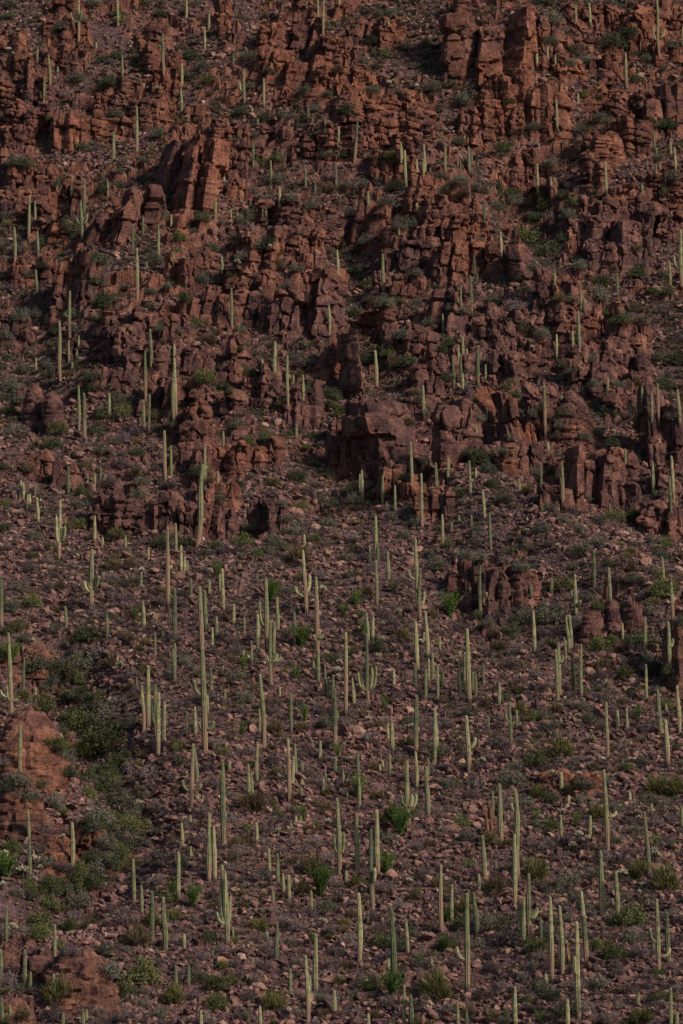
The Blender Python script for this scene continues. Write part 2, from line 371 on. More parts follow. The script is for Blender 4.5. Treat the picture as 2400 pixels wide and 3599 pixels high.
# ------------------------------------------------------------------ labels: which landmark a thing stands by
LM = [(1365,1510,'the giant boulder face'),(1200,1280,'the leaning slab mid-slope'),(1180,795,'the round perched boulder'),
 (1785,200,'the tall pale cliff tower'),(1350,450,'the stacked-ledge tower'),(1100,200,'the upper ridge'),(580,1820,'the dark cliff band'),(690,620,'the big ribbed cliff'),
 (110,2660,'the brown dome at left'),(350,2620,'the shrub-filled gully'),(270,3440,'the lower left dome'),(400,780,'the slanted slab at left'),(1560,980,'the pillared cliff'),
 (250,970,'the rounded fin at left'),(550,1320,'the left broken cliffs'),(2100,850,'the right upper crags'),(2210,1280,'the right-hand cliff'),(1750,1480,'the split boulder cliff'),(2090,1660,'the tall right-hand fin'),
 (2130,520,'the perched block at upper right'),(250,420,'the red ledges at upper left'),(140,1450,'the isolated knob at left'),(700,1600,'the lumpy cliff'),
 (960,2080,'the bright green ocotillo'),(1740,2080,'the low foot pillars'),(2150,2190,'the low brown knob'),(2380,2330,'the right-edge rock'),(1130,2700,'the middle of the scree'),
 (1390,2880,'the yellow-green bush'),(2345,3090,'the wide bush at right'),(2140,3260,'the pinkish rubble'),(1990,2740,'the flat rock ledge'),(900,3200,'the lower scree'),(1680,3250,'the dead saguaro ribs'),(620,3350,'the pale stone spill'),(1280,3500,'the lower edge')]
ORD = ['','second','third','fourth','fifth','sixth','seventh','eighth','ninth','tenth','eleventh','twelfth','thirteenth','fourteenth','fifteenth','sixteenth','seventeenth','eighteenth','nineteenth','twentieth']
ORD += ['twenty-'+w for w in ('first','second','third','fourth','fifth','sixth','seventh','eighth','ninth')]
TOLABEL = []
def want(o, u, v, desc, cat, group=None): TOLABEL.append((o, u, v, desc, cat, group))
def where(u, v):
    k = min(range(len(LM)), key=lambda i: (LM[i][0]-u)**2 + ((LM[i][1]-v)*.9)**2)
    lx, ly, nm = LM[k]; dx, dy = u-lx, v-ly
    if math.hypot(dx, dy) < 75: return 'at', nm
    if abs(dx) > abs(dy): return ('right of' if dx > 0 else 'left of'), nm
    return ('below' if dy > 0 else 'above'), nm
def finish_labels():
    from collections import defaultdict
    g = defaultdict(list)
    for t in TOLABEL:
        w, nm = where(t[1], t[2]); g[f'{t[3]} {w} {nm}'].append(t)
    for lab, ts in g.items():
        ts.sort(key=lambda t: (t[1], t[2]))
        for i, (o, u, v, d, cat, grp) in enumerate(ts):
            s = lab
            if len(ts) > 1:
                s += ', leftmost' if i == 0 else (', rightmost' if i == len(ts)-1 else f', {ORD[min(i, len(ORD)-1)]} from left')
            tag(o, s, cat, grp)
# ------------------------------------------------------------------ rock pillars (children of each outcrop)
PILL = []       # (outcrop index, verts, faces, centre axis data)
def pillar_geo(bx, by, bz, H, w, d, lean, back, yaw, p, top, res):
    per = 2.2*(w+d)*.5*math.pi*.62
    na = int(np.clip(per/res, 12, 46)); nh = int(np.clip(H*1.3/res, 6, 60))
    t = np.linspace(-.28, 1, nh); th = np.linspace(0, 2*np.pi, na, endpoint=False)
    s = np.where(t > top, np.sqrt(np.maximum(0.0, 1-((t-top)/(1-top+1e-3))**2.2)), 1.0)*(1 - .22*np.clip(t, 0, 1)) 
    s = np.maximum(s, .04)
    s = np.ones(nh) if p > 2.7 else s
    ox_, oy_ = np.zeros((nh, na)), np.zeros((nh, na))
    c, q = np.cos(th), np.sin(th); rr = (np.abs(c)**p + np.abs(q)**p)**(-1/p)
    if p > 2.7:                                   # flat broken faces: a many-sided block cut by slanting planes
        T = np.clip(t, -.3, 1)[:, None]; best = np.full((nh, na), 9.0); m_ = random.choice((5, 6, 6, 7)); a0 = random.uniform(0, 6.28)
        for k_ in range(m_):
            ak = a0 + 2*math.pi*(k_ + random.uniform(-.28, .28))/m_; cc = np.cos(th - ak)[None]
            rk_ = (random.uniform(.82, 1.08) + random.uniform(-.05, .22)*(.5-T))
            best = np.minimum(best, np.where(cc > .08, rk_/np.maximum(cc, .08), 9))
        for k_ in range(random.choice((2, 3, 4))):    # slanting cuts across the shoulder
            ak = random.uniform(0, 6.28); st_ = random.uniform(.7, 2.6)*(1.0 if p < 4.5 else .8); q0 = random.uniform(.15, .9); cc = np.cos(th - ak)[None]
            rk_ = q0 + (1-T)*H/(w*.5)*st_*.45 
            best = np.minimum(best, np.where(cc > .08, rk_/np.maximum(cc, .08), 9))
        s = np.where(t > .97, .55, 1.0)*np.ones(nh); s[-1] = .05; rr = 1.0; best = np.clip(best, .05, 1.35)
    else: best = np.ones((nh, na))
    X = c*rr*w/2; Y = q*rr*d/2
    if p > 2.7:                                   # stacked blocks: each bed sits a little off the one below
        b = [-.28]
        while b[-1] < 1: b.append(b[-1] + random.uniform(1.6, 4.6)/max(H, 1.5))
        b = np.array(b); ph = random.uniform(0, 6.28); tq = t[:, None] + (random.uniform(.2, .9)*np.sin(th+ph) + .25*np.sin(2.7*th+ph*3))[None]/max(H, 3)
        kk = np.clip(np.searchsorted(b, tq) - 1, 0, len(b)-1)
        so = np.array([random.uniform(.92, 1.07) for _ in b]); ax_ = np.array([random.uniform(-.07, .07) for _ in b])*w; ay_ = np.array([random.uniform(-.10, .05) for _ in b])*d
        s = (s[:, None] if s.ndim == 1 else s)*so[kk]; ox_, oy_ = ax_[kk], ay_[kk]
    ca, sa = math.cos(yaw), math.sin(yaw)
    X, Y = X*ca - Y*sa, X*sa + Y*ca
    if s.ndim == 1: s = np.repeat(s[:, None], na, 1)
    s = s*best
    vx = bx + s*X + (np.tan(lean)*t*H)[:, None] + ox_; vy = by + s*Y + (np.tan(back)*t*H)[:, None] + oy_
    vz = np.repeat((bz + t*H)[:, None], na, 1)
    nx = np.repeat((X/np.hypot(X, Y))[None], nh, 0); ny = np.repeat((Y/np.hypot(X, Y))[None], nh, 0)
    nz = np.where(t > top, (t-top)/(1-top+1e-3), 0)[:, None] * np.ones(na); k = np.sqrt(nx**2+ny**2+nz**2)
    nx, ny, nz = nx*(1-.5*nz)/k, ny*(1-.5*nz)/k, nz/k
    V = np.stack([vx, vy, vz], -1).reshape(-1, 3); N = np.stack([nx, ny, nz], -1).reshape(-1, 3)
    i = np.arange((nh-1)*na); r_, c_ = i//na, i % na
    F = np.stack([r_*na+c_, r_*na+(c_+1) % na, (r_+1)*na+(c_+1) % na, (r_+1)*na+c_], -1)
    return V, N, F, None
outs = []
def add_outcrop(k, x0, y0, x1, y1, lean, style, n):
    u0, v0, u1, v1 = px2(x0), px2(y0), px2(x1), px2(y1)
    uc = (u0+u1)/2
    gx, gy, gz = hit_ground(np.clip(uc, -30, 2430), min(v1, 3640)); rng_m = gy
    W = (u1-u0)*rng_m/F_PX; Ha = (v1-v0)*rng_m/F_PX
    plist = []
    tiers = 1 if (Ha < 6.5 or style in 'ds') else (2 if Ha < 12 else 3)
    for tier in range(tiers):
        nn = n if tier == 0 else max(1, n - random.randint(0, 1))
        off = 0 if tier % 2 == 0 else .5
        for i in range(nn):
            fr = (i + .5 + off*random.uniform(-.6, .6))/nn
            vb = v1 - (v1-v0)*(tier/tiers)*.92 + random.uniform(-.06, .06)*(v1-v0)
            ub = u0 + (u1-u0)*fr + math.tan(R(lean))*(v1-vb)*.9 - math.tan(R(lean))*(v1-v0)*.5
            px_, py_, pz_ = hit_ground(float(np.clip(ub, -60, 2460)), min(vb, 3650))
            if tiers == 1: H = Ha*random.uniform(.78, 1.15) if nn > 1 else Ha*1.08
            else: H = Ha/tiers*random.uniform(1.05, 1.5)
            if style == 'l': H *= random.uniform(.85, 1.1)
            w = W/nn*random.uniform(1.1, 1.5) if nn > 1 else W*(1.06 if style == 'd' else .98)
            d = min(max(w*.9, H*.5), H*1.0+1) * random.uniform(.9, 1.15)
            back = R(random.uniform(14, 26)); top = .84; p = 5.0
            if style == 'd': p, top, back = 2.4, .35, R(24); d = max(w*.75, H*.7)
            if style == 's': p, top = 3.8, .72
            if style == 'l': p, top, back = 2.8, .8, R(12)
            plist.append(pillar_geo(px_, py_ + d*.36, pz_ - .2, H, w, d, R(lean + random.uniform(-3, 3)), back,
                         random.uniform(-.6, .6), p, top, .27 if H > 5 else .23) + (style, lean, (px_, py_, pz_), w))
    outs.append((k, plist, (gx, gy, gz), W, Ha, style, (uc, (v0+v1)/2)))
for k, a in enumerate(OC): add_outcrop(k, *a)
# small knobs of rock poking out all over the upper face
nknob = 0
while nknob < 75:
    u = random.uniform(0, 1568); v = random.uniform(5, 1270); hh = random.uniform(28, 80)
    bx, by = base_pt(px2(u), px2(v))
    if rockiness(np.array([bx]), np.array([by]))[0] < .25: continue
    ww = hh*random.uniform(.6, 1.3); add_outcrop(1000+nknob, u-ww/2, v-hh, u+ww/2, v, random.uniform(-6, 12), random.choice('bbbs'), random.choice((1, 2, 2))); nknob += 1

allV = np.concatenate([p[0] for o in outs for p in o[1]]); allN = np.concatenate([p[1] for o in outs for p in o[1]])
sty = np.concatenate([np.full(len(p[0]), 'bsld'.index(p[4]), np.int8) for o in outs for p in o[1]])
ln = np.concatenate([np.full(len(p[0]), math.tan(R(p[5])), np.float32) for o in outs for p in o[1]])
pw = np.concatenate([np.full(len(p[0]), p[7], np.float32) for o in outs for p in o[1]])
X, Y, Z = allV.T
n1 = fbm(X/4.5, Y/4.5, Z/4.5, 3, 61); n2 = fbm(X/5, Y/5, Z/4, 2, 71)
qx = X - ln*Z + .8*n1; qz = Z + .14*X + .8*n2; qy = Y - .4*Z
big = np.isin(sty, (1, 3)); dome = sty == 3
cs = np.where(big, 3.8, 2.5)
f1, f2, cid, o3 = box3(qx/cs, qy/cs, qz/np.where(big, 4.2, 2.0), 81)
crack = sstep(0, .10, f2-f1); tl = (cid*7.13) % 1.0 - .5; tl2 = (cid*13.7) % 1.0 - .5
g1, g2, cid2, o4 = box3(qx/.95, qy/.95, qz/.62, 91); crack2 = sstep(0, .14, g2-g1)
face = (tl*o3[0] + tl2*o3[2])*np.where(big, 1.3, 1.1)
D = -(1-crack)*np.where(dome, .36, .50) + (cid-.5)*np.where(dome, .25, .62) + face*np.where(dome, .3, .95) - (1-crack2)*np.where(dome, .08, .08) + (cid2-.5)*np.where(dome, .12, .09) + .08*fbm(X/.9, Y/.9, Z/.9, 2, 101) + .35*n1
led = qz*np.where(dome, 1.3, .85) + .5*vnoise(X/4, Y/4, Z/4, 111); fr = led - np.floor(led)
ledamp = np.where(sty == 2, .42, np.where(dome, .24, 0.0))
D = D + ledamp*((sstep(0, .16, fr)*sstep(1, .8, fr)) - .65 + (hash3(np.floor(led), np.floor(led)*0, np.floor(led)*0, 5)-.5)*.7)
D = D * np.clip(pw/3.2, .45, 1.15)
allV = allV + allN*D[:, None]
pos = 0
SIZEW = lambda h: 'tall' if h > 9 else ('mid-sized' if h > 5 else 'low')
STW = {'b': 'blocky red', 's': 'smooth-faced red', 'l': 'ledge-layered rusty', 'd': 'rounded brown'}
for k, plist, g, W, Ha, style, uv in outs:
    domey = uv[1] > 2200
    mat = M['dome'] if domey else M['rock']
    single = len(plist) == 1
    root = None
    if not single: root = link('rock_outcrop', None, None, g)
    for p in plist:
        nv = len(p[0]); V = allV[pos:pos+nv]; pos += nv
        o_ = np.array(g if single else p[6])
        nm = 'rock_outcrop' if single else 'rock_pillar'
        me = mk_mesh(nm, V - o_, p[2], mat, False)
        ob = link(nm, me, root, tuple(o_) if single else tuple(o_ - np.array(g)))
        if single: root = ob
    nP = len(plist); cnt = 'single pillar' if nP == 1 else ('pillar pair' if nP == 2 else 'pillar cluster')
    if style == 'd': cnt = 'boulder dome' if nP == 1 else 'dome group'
    want(root, uv[0], uv[1], f'{SIZEW(Ha)} {STW[style]} {cnt}' if nP > 1 else f'{SIZEW(Ha)} {STW[style]} {"rock pillar" if style != "d" else "boulder dome"}', 'rock outcrop', 'rock outcrops on the hillside')

bpy.context.view_layer.update()
DG = bpy.context.evaluated_depsgraph_get()
def hit(u, v):
    d = Vector(ray_dir(u, v)); ok, loc, nor, i, ob, mt = SC.ray_cast(DG, Vector((0, 0, 0)), d)
    if not ok: return hit_ground(u, v)
    return loc.x, loc.y, loc.z

# ------------------------------------------------------------------ angular rocks
def ico(sub):
    import bmesh
    bm = bmesh.new(); bmesh.ops.create_icosphere(bm, subdivisions=sub, radius=1)
    v = np.array([x.co[:] for x in bm.verts]); f = np.array([[y.index for y in x.verts] for x in bm.faces]); bm.free(); return v, f
def rock_geo(sub, ncut, seed, flat=.75):
    r = np.random.default_rng(seed); v, f = ico(sub)
    for _ in range(ncut):
        n = r.normal(size=3); n /= np.linalg.norm(n); d = r.uniform(.34, .74)
        s = v@n; v = v - np.where(s > d, (s-d), 0)[:, None]*n
    v = v*np.array([1, r.uniform(.7, 1), flat*r.uniform(.75, 1.1)]); v = v + .025*np.stack([fbm(*(v.T*2.5), 2, seed+i) for i in range(3)], -1)
    return v, f
BIG = [mk_mesh('boulder', *rock_geo(3, 11, 200+i), M['rock'] if i % 2 else M['stone']) for i in range(8)]
SMALL = [mk_mesh('stone', *rock_geo(1, 9, 300+i, .5), M['stone']) for i in range(6)]
SMALL += [mk_mesh('stone', *rock_geo(2, 12, 330+i, .55), M['stone']) for i in range(3)]

# ------------------------------------------------------------------ plants
def blades(base, tip, w):                 # thin two-sided triangles/quads from base to tip
    d = tip-base; L = np.linalg.norm(d, axis=1, keepdims=True)+1e-9; r = rng.normal(size=d.shape); s = np.cross(d/L, r); s /= np.linalg.norm(s, axis=1, keepdims=True)+1e-9
    w = np.asarray(w).reshape(-1, 1); n = len(base)
    V = np.stack([base-s*w, base+s*w, tip+s*w*.3, tip-s*w*.3], 1).reshape(-1, 3); F = np.arange(4*n).reshape(n, 4); return V, F
def leaves(cen, size, elong=1.6):
    n = len(cen); a = rng.normal(size=(n, 3)); a /= np.linalg.norm(a, axis=1, keepdims=True); b = np.cross(a, rng.normal(size=(n, 3))); b /= np.linalg.norm(b, axis=1, keepdims=True)
    s = np.asarray(size).reshape(-1, 1)*np.ones((n, 1))
    V = np.stack([cen-a*s*elong, cen+b*s*.55, cen+a*s*elong, cen-b*s*.55], 1).reshape(-1, 3); return V, np.arange(4*n).reshape(n, 4)
def join(*vf):
    V, F, o = [], [], 0
    for v, f in vf: V.append(v); F.append(f+o); o += len(v)
    return np.concatenate(V), np.concatenate(F)
def shrub_geo(kind, seed):
    global rng
    rng = np.random.default_rng(seed)
    nb = {'dense': 46, 'loose': 34, 'broom': 60}[kind]
    ang = rng.uniform(0, 2*np.pi, nb); el = np.arccos(rng.uniform(.02, 1, nb)); 
    rad = rng.uniform(.62, 1.0, nb)*(1+.18*np.sin(ang*3+seed))
    tips = np.stack([np.cos(ang)*np.sin(el)*rad, np.sin(ang)*np.sin(el)*rad, np.cos(el)*rad*(.80 if kind != 'broom' else 1.0)+.05], 1)
    base = np.stack([rng.normal(0, .06, nb), rng.normal(0, .06, nb), np.full(nb, -.15)], 1)
    mid = base*.4+tips*.6 + rng.normal(0, .05, (nb, 3))
    st = join(blades(base, mid, .014), blades(mid, tips, .009))
    if kind == 'broom':
        m = 22; t0 = np.repeat(base*.35+tips*.65, m, 0) + rng.normal(0, .07, (nb*m, 3)); dr = np.repeat(tips/np.linalg.norm(tips, axis=1, keepdims=True), m, 0)
        fol = blades(t0, t0 + (dr*.8+rng.normal(0, .35, dr.shape)+np.array([0, 0, .25]))*rng.uniform(.16, .36, (len(t0), 1)), .017)
    else:
        m = 42 if kind == 'dense' else 40; sp = .14 if kind == 'dense' else .15
        t0 = np.repeat(tips, m, 0) + rng.normal(0, sp, (nb*m, 3)); t0[:, 2] = np.maximum(t0[:, 2], .02)
        inner = rng.normal(0, 1, (350, 3)); inner /= np.linalg.norm(inner, axis=1, keepdims=True); inner = inner*rng.uniform(.35, .8, (350, 1)); inner[:, 2] = np.abs(inner[:, 2])*.8
        fol = leaves(np.concatenate([t0, inner]), rng.uniform(.034, .060, nb*m+350))
    return st, fol
SHR = {}
for kind in ('dense', 'loose', 'broom'):
    for s in range(3):
        st, fo = shrub_geo(kind, 500+s*7+len(kind))
        SHR[kind, s] = (mk_mesh('stems', *st, M['stem']), mk_mesh('foliage', *fo, M['s']))
def tuft_geo(seed, n=95):
    global rng
    rng = np.random.default_rng(seed); a = rng.uniform(0, 6.28, n); e = rng.uniform(.1, 1.45, n)
    tip = np.stack([np.cos(a)*np.sin(e), np.sin(a)*np.sin(e), np.cos(e)*.7], 1)*rng.uniform(.6, 1, (n, 1)); base = tip*rng.uniform(0, .35, (n, 1)); base[:, 2] -= .05
    c = tip*rng.uniform(.7, 1, (n, 1))
    return join(blades(base, tip, .022), leaves(c, rng.uniform(.05, .10, n), 1.2))
TUFT = [mk_mesh('scrub_tuft', *tuft_geo(700+i), M[m]) for i, m in enumerate(('p', 'p', 'o', 's', 'p', 'd'))]
def ocotillo_geo(seed, n=17):
    global rng
    rng = np.random.default_rng(seed); parts = []
    for i in range(n):
        a = rng.uniform(0, 6.28); sp = rng.uniform(.08, .5); L = rng.uniform(.7, 1.02)
        t = np.linspace(0, 1, 9)[:, None]; d = np.array([[math.cos(a), math.sin(a), 0]])
        P = d*(sp*(t**1.3)*L) + np.array([[0, 0, 1]])*(t*L*(1-.25*sp*t)) + np.array([[0, 0, -.05]]) + .012*rng.normal(size=(9, 3))
        r = (.015*(1-.55*t))
        parts.append(tube(P, r[:, 0], 4))
        c = np.repeat(P[1:], 9, 0) + rng.normal(0, .016, (72, 3)); parts.append(leaves(c, .021, 1.3))
    return join(*parts)
def tube(P, r, ns=6, ribs=None):
    P = np.asarray(P, float); n = len(P); T = np.gradient(P, axis=0); T /= np.linalg.norm(T, axis=1, keepdims=True)+1e-9
    ref = np.array([0, 1.0, 0.02]); A = np.cross(T, ref); A /= np.linalg.norm(A, axis=1, keepdims=True)+1e-9; B = np.cross(T, A)
    th = np.linspace(0, 2*np.pi, ns, endpoint=False); rr = np.ones(ns) if ribs is None else np.where(np.arange(ns) % 2 == 0, 1+ribs, 1-ribs)
    V = P[:, None] + r[:, None, None]*((np.cos(th)*rr)[None, :, None]*A[:, None] + (np.sin(th)*rr)[None, :, None]*B[:, None])
    i = np.arange((n-1)*ns); a, b = i//ns, i % ns
    return V.reshape(-1, 3), np.stack([a*ns+b, a*ns+(b+1) % ns, (a+1)*ns+(b+1) % ns, (a+1)*ns+b], -1)
OCO = [mk_mesh('ocotillo', *ocotillo_geo(800+i), M['oco']) for i in range(4)] + [mk_mesh('ocotillo', *ocotillo_geo(809, 44), M['oco'])]
def cholla_geo(seed):
    global rng
    rng = np.random.default_rng(seed)
    trunk = tube(np.array([[0, 0, -.1], [.02, 0, .2], [-.02, .02, .45], [0, 0, .62]]), np.array([.10, .09, .085, .07]), 7)
    v, f = ico(1); f4 = np.concatenate([f, f[:, 2:3]], 1); parts = []; dark = []
    n = 34
    for i in range(n):
        a = rng.uniform(0, 6.28); e = rng.uniform(-.25, 1.5); rad = rng.uniform(.24, .44)
        c = np.array([math.cos(a)*math.cos(e)*rad, math.sin(a)*math.cos(e)*rad, .62+math.sin(e)*rad*.8]); ax = c-np.array([0, 0, .5]); ax /= np.linalg.norm(ax); ax = ax+np.array([0, 0, .4]); ax /= np.linalg.norm(ax)
        s = v*.060; s = s + (s@ax)[:, None]*ax*1.4
        s = s*(1+.25*rng.normal(size=(len(s), 1)).clip(-1, 1)); parts.append((s+c, f4))
        if i % 3 == 0: dark.append(tube(np.array([[0, 0, .5], (c+np.array([0, 0, .5]))/2, c]), np.array([.05, .045, .035]), 5))
    return join(trunk, *dark), join(*parts)
CHO = []
for i in range(4):
    a, b = cholla_geo(850+i); CHO.append((mk_mesh('trunk', *a, M['stem']), mk_mesh('crown', *b, M['cream'])))

# ------------------------------------------------------------------ saguaros
def skin_attr(me, t, bark, foot, crown):
    c = np.zeros((len(t), 4), np.float32); c[:, 3] = 1
    c[:, 0] = bark; c[:, 1] = foot; c[:, 2] = crown
    at = me.color_attributes.new('skin', 'FLOAT_COLOR', 'POINT'); at.data.foreach_set('color', c.ravel())
def sag_trunk(H, dx, rad, barkf, footf, seed):
    r = np.random.default_rng(seed); n = int(np.clip(H*2.2, 8, 24)); t = np.linspace(-.5/H, 1, n)
    t = np.concatenate([t[:-1], 1-np.array([.6, .3, .12, .03, 0])*rad/H*1.0])
    sway = r.normal(0, .05)*H/6*np.sin(np.clip(t, 0, 1)*math.pi*r.uniform(1, 2)) 
    P = np.stack([dx*t + sway, r.normal(0, .02)*H*t, H*t], 1)
    prof_ = .80 + .22*np.sin(np.clip(t/.85, 0, 1)*math.pi) - .12*np.clip(t, 0, 1)**2
    prof_ = prof_*(1 + .06*vnoise(t*H*.9, t*0+seed, t*0, 3))
    end = np.clip((H-P[:, 2])/rad, 0, 1); prof_ = prof_*np.sqrt(np.maximum(.003, 1-(1-end)**2))
    V, F = tube(P, rad*prof_, 22, .12)
    tt = np.repeat(t, 22)
    me = mk_mesh('saguaro', V, F, M['sag'], False)
    nz = .08*vnoise(tt*H*1.3, np.tile(np.arange(22)*.7, len(t)), tt*0, seed)
    bark = (1-sstep(barkf-.16, barkf+.14, tt+nz))*.92 if barkf > 0 else np.zeros(len(tt))
    foot = 1-sstep(footf-.02, footf+.03, tt+nz*.6) if footf > 0 else np.zeros(len(tt))
    skin_attr(me, tt, bark, foot*.9, sstep(1-.35*rad/H, 1, tt)*.6)
    return me, P
def sag_arm(P0, tip, rad, seed, depth):
    P0 = np.array(P0, float); tip = np.array(tip, float); L = np.linalg.norm(tip-P0)
    t = np.linspace(0, 1, 14); out = tip[0]-P0[0]
    p1 = P0 + np.array([out*.75, depth*.7, -abs(out)*.06]); p2 = np.array([tip[0], tip[1], P0[2] + min(abs(out)*.55, (tip[2]-P0[2])*.4)])
    t = t[:, None]; P = (1-t)**3*P0 + 3*(1-t)**2*t*p1 + 3*(1-t)*t*t*p2 + t**3*tip
    t = t[:, 0]; d = np.linalg.norm(P-tip, axis=1); rr = rad*(.62+.38*sstep(0, .25, t))*np.sqrt(np.maximum(.003, 1-(1-np.clip(d/rad, 0, 1))**2))
    V, F = tube(P, rr, 16, .12); me = mk_mesh('arm', V, F, M['sag'], False)
    tt = np.repeat(t, 16); skin_attr(me, tt, np.zeros(len(tt)), np.zeros(len(tt)), sstep(.93, 1, tt)*.6); return me
